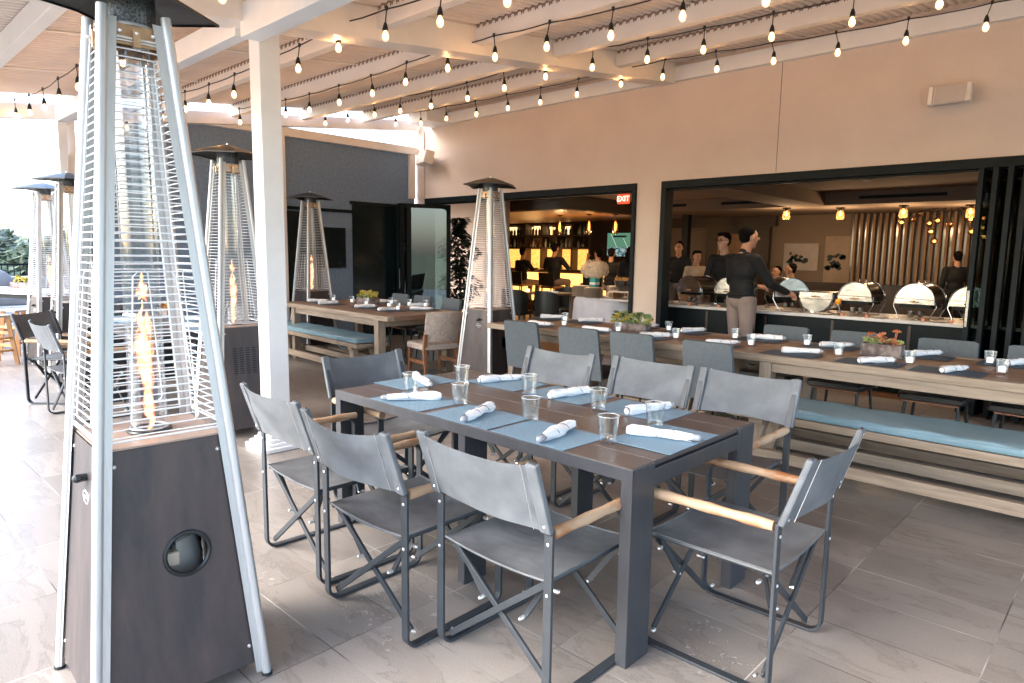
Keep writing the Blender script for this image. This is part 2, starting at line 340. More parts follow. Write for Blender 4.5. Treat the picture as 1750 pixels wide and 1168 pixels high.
M_dkleg=mat('dark_steel_leg',(.025,.032,.036),.4,metal=.3)
M_beige=weave('beige_tweed',(.36,.30,.26),(.56,.48,.42),160,160,rough=.85,streak=30)
M_walnut=wood('walnut_leg',(.20,.085,.04),(.33,.15,.075),.5,stretch=(12,12,1.2))
M_candle=emis('candle_wax',(.9,.86,.84),.12)
M_rust=mat('rusty_planter_steel',(.10,.075,.07),.75,col2=(.24,.20,.19),nscale=14,thr=(.45,.62),bump=.3,bscale=30)
M_succ=mat('succulent_green',(.23,.34,.17),.6,col2=(.42,.44,.14),nscale=14,thr=(.4,.6))
M_succr=mat('succulent_coral',(.62,.17,.10),.6,col2=(.45,.25,.08),nscale=20,thr=(.4,.7))
M_succy=mat('succulent_yellow',(.62,.48,.08),.6,col2=(.30,.36,.10),nscale=20,thr=(.45,.65))
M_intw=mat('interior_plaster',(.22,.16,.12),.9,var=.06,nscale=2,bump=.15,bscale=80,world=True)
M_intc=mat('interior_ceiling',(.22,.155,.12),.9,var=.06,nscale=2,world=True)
M_intf=wood('interior_oak_floor',(.10,.05,.028),(.17,.09,.05),.4,objvar=0)
M_dkwood=wood('dark_bar_wood',(.035,.022,.016),(.06,.037,.025),.45)
M_canopy=wood('lit_wood_soffit',(.24,.115,.05),(.36,.18,.08),.4,stretch=(9,1,9))
M_slatw=wood('timber_slat',(.20,.12,.072),(.28,.17,.105),.85,stretch=(10,10,1))
M_marble=mat('pale_marble',(.62,.63,.65),.25,var=.12,nscale=5)
M_glow=emis('amber_backlit_panel',(1,.46,.11),.42)
M_glow2=emis('warm_shelf_light',(1,.62,.27),.36)
M_bulb=emis('warm_bulb',(1,.56,.25),17)
M_env=bpy.data.materials.new('amber_bulb_glass'); M_env.use_nodes=True; _n=M_env.node_tree; _b=_n.nodes['Principled BSDF']; _o=[x for x in _n.nodes if x.type=='OUTPUT_MATERIAL'][0]
_t=_n.nodes.new('ShaderNodeBsdfTransparent'); _t.inputs[0].default_value=(1,.86,.66,1); _e=_n.nodes.new('ShaderNodeEmission'); _e.inputs[0].default_value=(1,.55,.24,1); _e.inputs[1].default_value=.32
_a=_n.nodes.new('ShaderNodeAddShader'); _n.links.new(_t.outputs[0],_a.inputs[0]); _n.links.new(_e.outputs[0],_a.inputs[1]); _n.links.new(_a.outputs[0],_o.inputs[0])
M_bulbs=emis('amber_filament',(1,.46,.12),1.3)
M_down=emis('downlight_lens',(1,.82,.58),2)
M_flame=bpy.data.materials.new('gas_flame'); M_flame.use_nodes=True; _n=M_flame.node_tree; _N=_n.nodes; _L=_n.links
_o=[x for x in _N if x.type=='OUTPUT_MATERIAL'][0]; _N.remove(_N['Principled BSDF'])
_c=_N.new('ShaderNodeTexCoord'); _t=_N.new('ShaderNodeTexNoise'); _t.inputs['Scale'].default_value=34; _L.new(_c.outputs['Object'],_t.inputs['Vector'])
_w=_N.new('ShaderNodeLayerWeight'); _w.inputs['Blend'].default_value=.5
_i=_N.new('ShaderNodeMath'); _i.operation='SUBTRACT'; _i.inputs[0].default_value=1; _L.new(_w.outputs['Facing'],_i.inputs[1])
_p=_N.new('ShaderNodeMath'); _p.operation='POWER'; _p.inputs[1].default_value=2.3; _L.new(_i.outputs[0],_p.inputs[0])
_m=_N.new('ShaderNodeMapRange'); _m.inputs[1].default_value=.38; _m.inputs[2].default_value=.6; _m.inputs[3].default_value=.12; _m.inputs[4].default_value=1; _L.new(_t.outputs[0],_m.inputs[0])
_k=_N.new('ShaderNodeMath'); _k.operation='MULTIPLY'; _L.new(_p.outputs[0],_k.inputs[0]); _L.new(_m.outputs[0],_k.inputs[1])
_r=_N.new('ShaderNodeValToRGB'); _L.new(_k.outputs[0],_r.inputs[0]); _r.color_ramp.elements[0].color=(1,.16,.03,1); _r.color_ramp.elements[1].position=.75; _r.color_ramp.elements[1].color=(1,.62,.32,1)
_e=_N.new('ShaderNodeEmission'); _e.inputs[1].default_value=.55; _L.new(_r.outputs[0],_e.inputs[0]); _x=_N.new('ShaderNodeBsdfTransparent'); _s2=_N.new('ShaderNodeMixShader')
_L.new(_k.outputs[0],_s2.inputs[0]); _L.new(_x.outputs[0],_s2.inputs[1]); _L.new(_e.outputs[0],_s2.inputs[2]); _L.new(_s2.outputs[0],_o.inputs[0])
M_cord=mat('black_rubber_cord',(.012,.016,.02),.5)
M_skin=mat('skin',(.50,.27,.18),.55,var=.08,nscale=12)
M_skint=mat('skin_light',(.62,.36,.26),.5,var=.08,nscale=12)
M_hair=mat('dark_hair',(.007,.006,.006),.95,spec=.1,bump=.9,bscale=60,var=.3,bdist=.01)
M_shirt=mat('black_shirt',(.004,.006,.009),.8,bump=.3,bscale=20,var=.15,bdist=.01)
M_shirtb=mat('blue_grey_shirt',(.05,.085,.12),.8,bump=.3,bscale=20,var=.15)
M_shirtw=mat('cream_blouse',(.42,.34,.27),.8,bump=.3,bscale=20,var=.15)
M_trous=mat('taupe_trousers',(.255,.205,.190),.85,bump=.35,bscale=14,var=.1,bdist=.012)
M_plate=mat('cream_china',(.60,.50,.41),.35,var=.04,nscale=3)
M_flower=mat('cream_petals',(.85,.72,.56),.7,col2=(.72,.57,.42),nscale=30,thr=(.35,.75))
M_teal=mat('turquoise_vase',(.04,.36,.34),.3)
M_leaf=mat('dark_ficus_leaf',(.012,.022,.018),.5,col2=(.03,.045,.03),nscale=6)
M_foli=mat('foliage',(.06,.09,.05),.7,col2=(.12,.16,.09),nscale=1.4,thr=(.35,.65),objvar=.2)
M_foli2=mat('greyish_foliage',(.085,.11,.085),.7,col2=(.15,.19,.14),nscale=1.4,thr=(.35,.65),objvar=.15)  # haze over the far trees put into a lighter, greyer leaf colour
M_bark=mat('bark',(.10,.075,.055),.9,var=.3,nscale=8)
M_soil=mat('dry_scrub_ground',(.10,.12,.06),.95,var=.4,nscale=.25,world=True)
M_stool=wood('honey_teak',(.40,.19,.07),(.55,.29,.12),.5,stretch=(8,8,1))
M_wtop=mat('white_table_top',(.74,.74,.74),.3,var=.04,nscale=3)
M_sofa=mat('grey_outdoor_cushion',(.25,.25,.25),.8,var=.08,nscale=8,bump=.3,bscale=10)
M_red=emis('exit_red',(1,.06,.02),.22)
M_exitw=emis('exit_letters',(1,.55,.45),.30)
M_speak=mat('speaker_plastic',(.70,.64,.59),.6,var=.05,nscale=60,bump=.3,bscale=300)
M_smoke=glassy('smoky_pendant_glass',(.75,.55,.35),.12,.02,.7)
# ================================================================== THE SETTING
f=struct(MB().b2(-16.2,6,-9,7.9,-.25,0).build('terrace_floor',M_floor))
f=struct(MB().b2(-15.6,1.7,7.9,15.3,-.25,0).build('interior_floor',M_intf))
def hill(u,v):
    x=-16.3-u*u*1500; y=-900+1800*v if u>.25 else (-60+120*v)*(1+u*60)
    return (x,y,-2.2-6*min(1,(-x-16.3)/60)+ (24*u*u*math.sin(v*9+1.3)+10*u))
g=MB().surf(hill,40,40); struct(g.build('hillside',M_soil,smooth=True))
struct(MB().surf(lambda u,v:(-16.3+1600*u,-1500+3000*v,-2.3),10,10).build('ground',M_soil))

# ---------------- restaurant building
B=thing('restaurant_building','peach stucco restaurant wall with two wide folding-door openings onto a dim bar and buffet room','building',(-4,7.9,0))
bo=Vector((-4,7.9,0))
def bpart(name,boxes,m,parent=B,bev=0):
    k=MB()
    for q in boxes: k.b2(q[0]-bo.x,q[1]-bo.x,q[2]-bo.y,q[3]-bo.y,q[4],q[5])
    return k.build(name,m,parent,bevel=bev)
bpart('wall',[(-9.9,1.7,7.8,8.0,2.44,4.35),(-10.35,-9.9,7.82,8.0,0,4.35),(-9.9,-9.59,7.8,8.0,0,2.44),(-5.14,-4.75,7.8,8.0,0,2.44),(.7,1.7,7.8,8.0,0,2.44)],M_stucco)
bpart('control_joint',[(-3.274,-3.267,7.797,7.8,2.46,3.66)],M_wire_d)
bpart('corner_trim',[(-9.78,-9.62,7.77,7.8,2.44,3.62)],M_stucco)
for nm,x0,x1 in (('left',-9.59,-5.14),('right',-4.75,.7)):
    bpart('door_frame',[(x0,x1,7.76,7.95,2.345,2.44),(x0,x0+.075,7.76,7.95,0,2.345),(x1-.055,x1,7.76,7.95,0,2.345)],M_black,bev=.004)
    bpart('door_track',[(x0+.08,x1-.06,7.83,7.89,2.325,2.343)],M_black)
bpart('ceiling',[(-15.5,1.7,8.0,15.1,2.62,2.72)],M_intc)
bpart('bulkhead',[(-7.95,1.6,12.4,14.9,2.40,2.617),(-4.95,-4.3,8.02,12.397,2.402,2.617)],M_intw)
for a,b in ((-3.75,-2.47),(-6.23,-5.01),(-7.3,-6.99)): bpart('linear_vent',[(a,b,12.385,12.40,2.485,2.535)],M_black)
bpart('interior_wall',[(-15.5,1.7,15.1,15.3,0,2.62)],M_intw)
bpart('interior_wall',[(-15.7,-15.5,8.0,15.1,0,2.62)],M_dkwood)
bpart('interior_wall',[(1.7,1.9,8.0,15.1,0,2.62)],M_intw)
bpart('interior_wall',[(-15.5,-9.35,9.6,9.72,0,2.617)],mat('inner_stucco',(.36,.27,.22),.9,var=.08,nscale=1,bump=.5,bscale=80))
bpart('wainscot',[(-6.3,1.6,15.0,15.1,0,.98)],M_dkwood)
bpart('dark_wood_wall',[(-7.85,-6.33,14.95,15.1,0,2.18),(-8.9,-6.2,14.93,15.1,2.18,2.40)],M_dkwood)
bpart('interior_door',[(-7.55,-6.75,14.93,14.95,0,2.02)],M_canopy)
bpart('column',[(-7.75,-7.6,13.6,13.75,0,2.40)],M_black)
bpart('canopy',[(-15.4,-8.2,10.05,13.9,2.35,2.617)],M_dkwood)
bpart('canopy_soffit',[(-15.3,-8.25,10.1,13.85,2.335,2.35)],M_canopy)
bpart('bar_back_wall',[(-15.4,-9.5,14.7,14.9,0,2.617)],M_dkwood)
# slatted screen at the back of the buffet room
S=thing('slatted_screen','tall timber slat screen over a dark mirror behind the chafing dishes','screen',(-3.5,14.95,0))
MB().b2(-1.1,3.6,.01,.05,.98,2.39).build('mirror',mat('dark_mirror',(.05,.045,.045),.15,spec=.8),S)
for i in range(24):
    x=-4.52+i*.113*1.02
    MB().b2(x+3.5-.022,x+3.5+.022,-.08,.0,.98,2.39).build('slat',M_slatw,S)

# ---------------- pergola
P=thing('pergola','white painted timber pergola with corrugated roof sheets over the terrace','pergola',(0,0,0))
rz=lambda Y: 3.05+.113*(Y-1.82)            # underside of the rafters
sl=math.atan(.113)
def pp(name,k,m,bev=.004,**a): return k.build(name,m,P,bevel=bev,**a)
def slope_beam(x0,x1,y0,y1,dz,h):
    k=MB(); z=lambda y: rz(y)+dz
    k.add([(x,y,z(y)+d) for d in (0,h) for y in (y0,y1) for x in (x0,x1)],[(0,2,3,1),(4,5,7,6),(0,1,5,4),(2,6,7,3),(0,4,6,2),(1,3,7,5)]); return k
for y in (1.21,3.25,4.30,5.38,6.45): pp('rafter',MB().b2(-9.60,-4.83,y,y+.09,rz(y),rz(y)+.155),M_whitew)
for y in (1.21,3.25,4.30,5.38,6.45): pp('rafter',MB().b2(-4.60,6,y,y+.09,rz(y),rz(y)+.155),M_whitew)
pp('rafter',MB().b2(-9.60,6,-.6,-.5,rz(-.6),rz(-.6)+.155),M_whitew)
pp('header_beam',MB().b2(-9.6,-4.79,2.20,2.30,2.955,3.12),M_white)
pp('header_beam',MB().b2(-4.64,6,2.17,2.31,2.905,3.12),M_white)
pp('cross_beam',slope_beam(-4.83,-4.60,-.6,7.76,-.085,.243),M_whitew)
pp('copper_reflection',slope_beam(-4.90,-4.83,2.5,7.7,.0,.02),M_brass,0)  # coloured strip stands in for the copper reflection under the beam
pp('cross_beam',slope_beam(-9.86,-9.68,-.6,7.74,-.09,.165),M_whitew)
pp('ledger',MB().b2(-9.1,6,7.72,7.80,3.66,3.83),M_white)
pp('beam_hanger',MB().b2(-9.45,-8.95,7.3,7.8,3.65,3.93),M_white)
def post(x,y,top,s=.15):
    return MB().b2(x-s/2,x+s/2,y-s/2,y+s/2,.06,top)
pp('post',post(-4.715,2.375,3.0,.155),M_white,.006)
k=MB()
for a,z0,z1 in ((.17,0,.035),(.145,.035,.06),(.12,.06,.085),(.10,.085,.11)): k.b2(-4.715-a,-4.715+a,2.375-a,2.375+a,z0,z1)
pp('post_base',k,M_white,.008)
pp('post',post(-9.80,2.37,3.02,.12),M_white)
pp('post',post(5.2,2.375,3.0),M_white); pp('post',post(-9.8,-.5,2.75),M_white)
pp('knee_brace',MB().bar((-9.55,2.25,2.96),(-9.78,2.3,2.35),.09,.09),M_white)
# corrugated sheets: ribs run with the fall of the roof
def sheet(x0,x1,y0,y1):
    k=MB(); n=int((x1-x0)/.0765); vs=[]; 
    prof=[]
    for i in range(n):
        x=x0+i*.0765
        prof+= [(x,0),(x+.026,0),(x+.038,.026),(x+.064,.026)]
    prof.append((x0+n*.0765,0)); 
    o=0
    for y in (y0,y1):
        for x,z in prof: vs.append((x,y,rz(y)+.162+z))
    m=len(prof); fs=[(i,i+1,m+i+1,m+i) for i in range(m-1)]
    return k.add(vs,fs)
for y0,y1 in ((-.6,1.30),(1.21,3.34),(3.25,4.39),(4.30,5.47),(5.38,6.54),(6.45,7.82)):
    for x0,x1 in ((-9.58,-4.715),(-4.715,5.9)):
        if y0<-2 and x0<-5: continue
        o=pp('roof_sheet',sheet(x0,x1,y0,y1),M_roof,0); q=o.modifiers.new('thick','SOLIDIFY'); q.thickness=.002
M_close=mat('closure_strip',(.26,.19,.15),.8,var=.15,nscale=30)
for y in (3.25,4.30,5.38,6.45):
    for x0,x1 in ((-9.5,-4.86),(-4.58,5.8)):
        k=MB(); zt=rz(y)+.158; n=int((x1-x0)/.0765); pat=(.004,-.034,-.018,-.030,.004,.004)
        k.surf(lambda u,v,x0=x0,n=n,zt=zt,y=y:(x0+u*n*.0765,y-.004,(zt+.012) if v>.5 else zt+pat[int(round(u*n*6))%6]),n*6,1,.012)
        pp('closure_strip',k,M_close,0)
# batten seams in the sheets
for x in (-8.1,-6.5,-3.1): pp('roof_seam',slope_beam(x,x+.03,1.3,7.7,.150,.012),M_whitew,0)

# ---------------- slate screen wall at the end of the terrace
W=thing('screen_wall','slate grey cloth wall with a peach timber rail at the far end of the terrace','wall',(-9.85,5.1,0))
def wp(name,y0,y1,z0,z1,m,x0=-.04,x1=.0,bev=0): return MB().b2(x0,x1,y0-5.1,y1-5.1,z0,z1).build(name,m,W,bevel=bev)
wp('screen_cloth',2.5,7.74,0,3.21,M_slate)
wp('top_rail',2.45,7.76,3.21,3.34,M_whitew,-.03,.08,.004)
wp('post',5.02,5.20,0,3.21,M_whitew,.0,.09,.004)
wp('post',7.60,7.72,2.44,3.21,M_whitew,.0,.06,.004)
wp('door_head',5.25,6.42,2.12,2.17,M_black,.0,.02); wp('door_jamb',5.75,5.80,0,2.12,M_black,.0,.02)
wp('side_light',5.22,5.75,0,2.10,M_darkteal,.0,.012)
wp('dark_door',6.42,7.55,0,2.27,M_darkteal,.0,.03); wp('dark_door_head',6.38,7.58,2.27,2.32,M_black,.0,.04)
MB().b2(0,.05,-.23,.23,-.33,.33).build('wall_screen',M_darkteal,None,bevel=.01,loc=(-9.845,6.03,1.54))
tag(bpy.data.objects['wall_screen'],'switched-off dark screen on the slate wall behind the far heater','screen')

# ---------------- folding glass doors
def leaf(k_frame,k_glass,p0,p1,z0=.02,z1=2.33,t=.045,w=.07):
    p0,p1=Vector(p0),Vector(p1); d=(p1-p0).normalized()
    for p in (p0+d*w/2,p1-d*w/2): k_frame.bar(p+Vector((0,0,z0)),p+Vector((0,0,z1)),w,t,up=d.cross(Vector((0,0,1))))
    for z in (z0+w/2,z1-w/2): k_frame.bar(p0+d*w+Vector((0,0,z)),p1-d*w+Vector((0,0,z)),t,w)
    k_glass.bar(p0+d*w+Vector((0,0,(z0+z1)/2)),p1-d*w+Vector((0,0,(z0+z1)/2)),.008,z1-z0-2*w)
def door_stack(label,loc,leaves,hand):
    T=thing('folding_door',label,'folding door',loc)
    for a,b in leaves:
        kf,kg=MB(),MB(); leaf(kf,kg,a,b); L_=kf.build('door_leaf',M_black,T,bevel=.004); kg.build('glass_pane',M_pane,L_)
    h=MB().b2(hand[0]-.012,hand[0]+.012,hand[1]-.03,hand[1]-.018,.85,1.2); h.build('handle',M_steel,T,bevel=.003)
    for z in (.3,1.1,2.0): MB().tube([(hand[0]+.06,hand[1]-.0,z),(hand[0]+.06,hand[1],z+.1)],.012).build('hinge',M_black,T)
    return T
door_stack('stack of black framed glass door leaves folded back at the right of the buffet opening',(-1.2,7.55,0),
  [((-.06+i*.115,.05-.012*(i%2)-.02*i,0),(.02+i*.115,.80,0)) for i in range(6)],(-.06,.05))
door_stack('stack of black framed glass door leaves folded back beside the slate screen wall',(-9.6,7.25,0),
  [((-.10,0,0),(.02,.62,0)),((.0,-.02,0),(.09,.62,0)),((.04,.1,0),(.36,.82,0))],(.0,-.02))

# ---------------- speakers on the wall
def speaker(label,loc,rot,w,h,d):
    T=thing('wall_speaker',label,'speaker',loc); T.rotation_euler=rot
    MB().poly([(-w/2,0,-h*.42),(-w/2,0,h*.42),(-w/2+.02,-d,h/2),(-w/2+.02,-d,-h/2)],(w-.04,0,0)).build('cabinet',M_speak,T,bevel=.006)
    MB().b2(-w/2+.035,w/2-.035,-d-.006,-d,-h*.46,h*.46).build('grille',mat('speaker_grille',(.60,.55,.52),.8,col2=(.45,.41,.39),nscale=350,thr=(.45,.55)),T)
    for s in (-1,1): MB().b2(s*w/2-.018,s*w/2+.018,-d-.014,-.02,-h*.5,h*.5).build('end_cap',M_whitew,T,bevel=.004)
    MB().b2(-.03,.03,0,.06,-.05,.05).build('bracket',M_speak,T)
speaker('wide cream speaker alone on the stucco wall above the buffet opening',(-1.585,7.74,3.03),(R(-8),0,0),.31,.17,.10)
speaker('small cream speaker tilted in the corner beside the slate screen wall',(-9.33,7.68,3.08),(R(-14),0,R(-22)),.46,.22,.16)
# ================================================================== PATIO HEATERS
def S_(z): return .265-.0826*z
def face(k,pt):  # rotate a local point on the +X face to face number k
    c,s=[(1,0),(0,1),(-1,0),(0,-1)][k]; x,y,z=pt; return (x*c-y*s,x*s+y*c,z)
def make_heater(flameseed=0):
    T=thing('patio_heater','x','patio heater')
    for i,(a,b) in enumerate(((1,-1),(1,1),(-1,1),(-1,-1))):
        k=MB(); k.tube([(a*.262,b*.262,0),(a*S_(2.18)+a*.002,b*S_(2.18)+b*.002,2.185)],.0155,12)
        # flanges that hold the guards
        for dx,dy in ((-a,0),(0,-b)):
            w=.03
            q=[(a*S_(z)+dx*.008,b*S_(z)+dy*.008,z) for z in (.02,2.16)]
            k.add([q[0],(q[0][0]+dx*w,q[0][1]+dy*w,.02),(q[1][0]+dx*w,q[1][1]+dy*w,2.16),q[1]],[(0,1,2,3)])
            o=len(k.v)
        k.build('leg',M_alu,T,smooth=True)
        MB().lathe([(.018,0),(.018,.012),(.0,.014)],10,(a*.262,b*.262,-.001)).build('foot',M_cord,T)
    # base panels
    z0,z1=.055,.865
    names=['base_panel']*4
    for f_ in range(4):
        k=MB(); off=.010
        def P_(y,z): return face(f_,(S_(z)-off,y,z))
        if f_==0:   # round port with black rim
            cy,cz,r=.035,.50,.068; n=32; ring=[P_(cy+r*math.cos(2*PI*i/n),cz+r*math.sin(2*PI*i/n)) for i in range(n)]
            outer=[]
            for i in range(n):
                a=2*PI*i/n; dy,dz=math.cos(a),math.sin(a); t=9
                for lim,val in (('z',z1),('z',z0)):
                    if abs(dz)>1e-6 and (val-cz)/dz>0: t=min(t,(val-cz)/dz)
                # slanted sides: |y| = S(z)-.03
                for sgn in (1,-1):
                    den=sgn*dy+.0826*dz
                    if den>1e-6:
                        tt=(.265-.03-.0826*cz-sgn*cy)/den
                        if tt>0: t=min(t,tt)
                outer.append((cy+t*dy,cz+t*dz))
            cor=[(S_(z1)-.03,z1),(-(S_(z1)-.03),z1),(-(S_(z0)-.03),z0),(S_(z0)-.03,z0)]
            for cy_,cz_ in cor:   # snap the nearest sample to each corner
                j=min(range(n),key=lambda i:(outer[i][0]-cy_)**2+(outer[i][1]-cz_)**2); outer[j]=(cy_,cz_)
            k.add(ring+[P_(y,z) for y,z in outer],[(i,(i+1)%n,n+(i+1)%n,n+i) for i in range(n)])
            pan=k.build('base_panel',M_bronze,T)
            t=[P_(cy+r*math.cos(2*PI*i/n),cz+r*math.sin(2*PI*i/n)) for i in range(n)]
            MB().tube(t,.0075,8,closed=True).build('port_rim',M_hood,pan,smooth=True)
            k=MB()  # gas cylinder seen through the port
            k.lathe([(.0,.06),(.13,.08),(.15,.14),(.15,.42),(.13,.50),(.05,.545),(.03,.56)],20,(-.02,.0,0)); cyl=k.build('gas_cylinder',mat('cylinder_paint',(.55,.54,.50),.5,var=.1),T,smooth=True)
            k=MB(); k.tube([(.07+.06*math.cos(a),-.02+.09*math.sin(a),.535) for a in [PI*2*i/18 for i in range(15)]],.009,8); k.tube([(.04,.03,.56),(.12,.02,.50),(.13,-.01,.44)],.008,8); k.build('gas_hose',M_cord,T,smooth=True)
            k=MB(); k.b2(.10,.16,-.035,.03,.44,.49); k.build('valve',M_plate,T,bevel=.01)
            k=MB(); k.b2(-.16,-.158,-.2,.2,.07,.8); k.b2(-.1,.2,.20,.202,.3,.7); k.build('inner_lining',M_black,T)
        else:
            k.add([P_(-(S_(z0)-.03),z0),P_(S_(z0)-.03,z0),P_(S_(z1)-.03,z1),P_(-(S_(z1)-.03),z1)],[(0,1,2,3)])
            pan=k.build('base_panel',M_bronze,T)
        o=pan.modifiers.new('t','SOLIDIFY'); o.thickness=.003
        if f_ in (1,2):
            k=MB()
            for c_ in range(5):
                for r_ in range(12):
                    y=-.10+c_*.05; z=.50+r_*.018; p=Vector(P_(y,z)); q=Vector(P_(y+.032,z)); n_=Vector(face(f_,(1,0,0)))*.003
                    k.bar(p+n_,q+n_,.003,.006)
            k.build('louvre_slots',M_black,pan)
        if f_==3:
            n_=Vector(face(3,(1,0,0)))
            k=MB(); c0=Vector(P_(.03,.76)); k.caps(c0+n_*.0,.012,c0+n_*.03,.014,10); k.bar(c0+n_*.03-Vector((.022,0,.01)),c0+n_*.03+Vector((.022,0,.01)),.012,.014); k.build('control_knob',M_cord,pan)
            k=MB(); c1=Vector(P_(.03,.695)); k.tube([c1+n_*.003+Vector((.034*math.cos(a),0,.02*math.sin(a))) for a in [2*PI*i/24 for i in range(24)]],.0025,6,closed=True)
            k.tube([c1+n_*.003+Vector((-.022+.044*i/10,0,.006*math.sin(i*2.1))) for i in range(11)],.0018,5)
            k.build('badge',M_bolt,pan)
        for y,z in ((-(S_(.82)-.045),.82),(S_(.82)-.045,.82),(-(S_(.12)-.045),.12),(S_(.12)-.045,.12)): MB().ball(P_(y,z),.007,8,5).build('bolt',M_bolt,pan)
    # platform with burner opening
    s=S_(.87)-.012; k=MB(); n=32
    sq=[]
    for i in range(n):
        a=2*PI*i/n; t=s/max(abs(math.cos(a)),abs(math.sin(a))); sq.append((t*math.cos(a),t*math.sin(a),.872))
    k.add([(.062*math.cos(2*PI*i/n),.062*math.sin(2*PI*i/n),.872) for i in range(n)]+sq,[(i,(i+1)%n,n+(i+1)%n,n+i) for i in range(n)])
    pl=k.build('platform',mat('platform_steel',(.36,.27,.225),.4,metal=.35,var=.12,nscale=5),T); pl.modifiers.new('t','SOLIDIFY').thickness=.006
    k=MB(); k.tube([(.064*math.cos(a),.064*math.sin(a),.876) for a in [2*PI*i/28 for i in range(28)]],.006,6,closed=True); k.lathe([(.058,.80),(.058,.872)],20); k.lathe([(.0,.835),(.05,.835)],16); k.build('burner',M_hood,T,smooth=True)
    # glass tube and its bands
    k=MB()
    k.lathe([(.055,.88),(.055,2.12)],28); t=k.build('glass_tube',M_tube,T,smooth=True)
    for z in (.885,1.50,2.11): MB().tube([(.057*math.cos(a),.057*math.sin(a),z) for a in [2*PI*i/28 for i in range(28)]],.0035,6,closed=True).build('tube_band',M_alu,T,smooth=True)
    # wire guards
    for f_ in range(4):
        k=MB(); 
        def G(y,z): return face(f_,(S_(z)-.004,y,z))
        def w(z): return S_(z)-.034
        z=.905
        while z<2.10:
            mid=abs(z-1.505)<.013
            k.tube([G(-w(z),z),G(-w(z)*.5,z+.0012),G(w(z)*.5,z+.0012),G(w(z),z)],.0038 if mid else .0023,5,cap=False); z+=.0238
        for sg in (-1,1):
            k.tube([G(sg*w(.90),.90),G(sg*w(1.5),1.5),G(sg*w(2.10),2.10)],.0027,6)
        k.tube([G(-w(.9),.895),G(w(.9),.895)],.0034,6); k.tube([G(-w(2.1),2.105),G(w(2.1),2.105)],.0034,6)
        u=[(-.095,.925),(-.075,1.39)]+[(-.055+.0,1.41)]+[(.055,1.41),(.075,1.39),(.095,.925)]
        k.tube([face(f_,(S_(z)-.001,y,z)) for y,z in [(-.085,.93),(-.098,.945),(-.062,1.39),(-.048,1.405),(.048,1.405),(.062,1.39),(.098,.945),(.085,.93),(-.085,.93)]],.0024,6)
        k.build('wire_guard',M_wire,T,smooth=True)
    # top bracket, perforated collar and hood
    k=MB(); s=S_(2.14)-.004
    for f_ in range(4):
        p=[face(f_,(s,-s+.01,2.085)),face(f_,(s,s-.01,2.085)),face(f_,(s-.004,s-.014,2.145)),face(f_,(s-.004,-s+.014,2.145))]; k.add(p,[(0,1,2,3)])
        k.box(face(f_,(s+.004,0,2.105)),(.02,.02,.05))
    br=k.build('top_bracket',M_brass,T)
    for f_ in range(4):
        for y in (-.045,0,.045): MB().ball(face(f_,(s+.012,y,2.12)),.006,8,5).build('bolt',M_bolt,br)
    MB().lathe([(.082,2.145),(.082,2.25)],28).build('perforated_collar',M_mesh,T,smooth=True)
    k=MB(); k.tube([(.084*math.cos(a),.084*math.sin(a),2.150) for a in [2*PI*i/28 for i in range(28)]],.005,6,closed=True); k.build('collar_ring',M_alu,T,smooth=True)
    h=.250; k=MB()
    prof=[(h,2.195),(h,2.205),(h*.55,2.262),(0.02,2.305)]
    def ringp(a,z,droop): 
        r=[]
        for cx_,cy_ in ((1,-1),(1,1),(-1,1),(-1,-1)):
            nx,ny={(1,-1):(1,1),(1,1):(-1,1),(-1,1):(-1,-1),(-1,-1):(1,-1)}[(cx_,cy_)]
            for t in range(6): r.append((a*(cx_+(nx-cx_)*t/6),a*(cy_+(ny-cy_)*t/6),z+droop*(1-abs(1-2*t/6))))
        return r
    rings=[ringp(h,2.205,.014),ringp(h,2.213,.014),ringp(h*.55,2.262,.006),ringp(.03,2.30,0)]
    for r in rings: k.v+=r
    m=24
    for i in range(3):
        for j in range(m): k.f.append((i*m+j,i*m+(j+1)%m,(i+1)*m+(j+1)%m,(i+1)*m+j))
    k.f.append(tuple(3*m+j for j in range(m)))
    hd=k.build('hood',M_hood,T,rz=R(32)); hd.modifiers.new('t','SOLIDIFY').thickness=.003
    MB().lathe([(.008,2.30),(.008,2.315),(0,2.32)],8).build('finial',M_bolt,T)
    # flame: a twisting column and loose tongues
    rnd=random.Random(flameseed); k=MB()
    def tongue(z0,z1,r,ph,tw,cx,cy,amp):
        pts=[];rs=[]
        for i in range(15):
            t=i/14; a=ph+tw*t; d=amp*math.sin(PI*t*1.3)*(.6+.4*math.sin(5*t+ph))
            pts.append((cx+d*math.cos(a),cy+d*math.sin(a),z0+(z1-z0)*t)); rs.append(max(.0012,r*(math.sin(PI*min(1,(t*.86+.10)))**1.3)*(1+.35*math.sin(9*t+ph*2))))
        k.tube(pts,rs,8)
    for z0_,z1_,r_,cx_,cy_,am in ((.875,1.02,.014,.02,-.01,.020),(.88,.98,.012,-.015,.015,.015),(.90,1.06,.013,.03,.0,.018),(.98,1.17,.022,.0,.0,.008),(1.0,1.22,.026,-.004,.004,.008),
        (1.06,1.25,.020,.010,-.006,.010),(1.10,1.27,.016,-.012,.0,.014),(1.03,1.14,.014,-.03,.0,.010),(1.16,1.29,.011,.008,.008,.014),(1.20,1.31,.008,-.006,.0,.012),
        (1.315,1.375,.014,.0,.0,.006),(1.305,1.36,.011,.022,.006,.008),(1.31,1.35,.010,-.026,-.005,.008),(1.33,1.40,.008,.006,.0,.006)):
        tongue(z0_,z1_,r_,rnd.uniform(0,6),rnd.uniform(-2.5,2.5),cx_,cy_,am)
    k.build('flame',M_flame,T,smooth=True)
    return T
H=make_heater(1)
HG='pyramid patio heaters'
H.location=(-2.395,.757,0); H.rotation_euler=(0,0,R(-2.8)); H['label']='nearest bronze pyramid patio heater with round port, filling the left foreground'; H['group']=HG
remember(H)
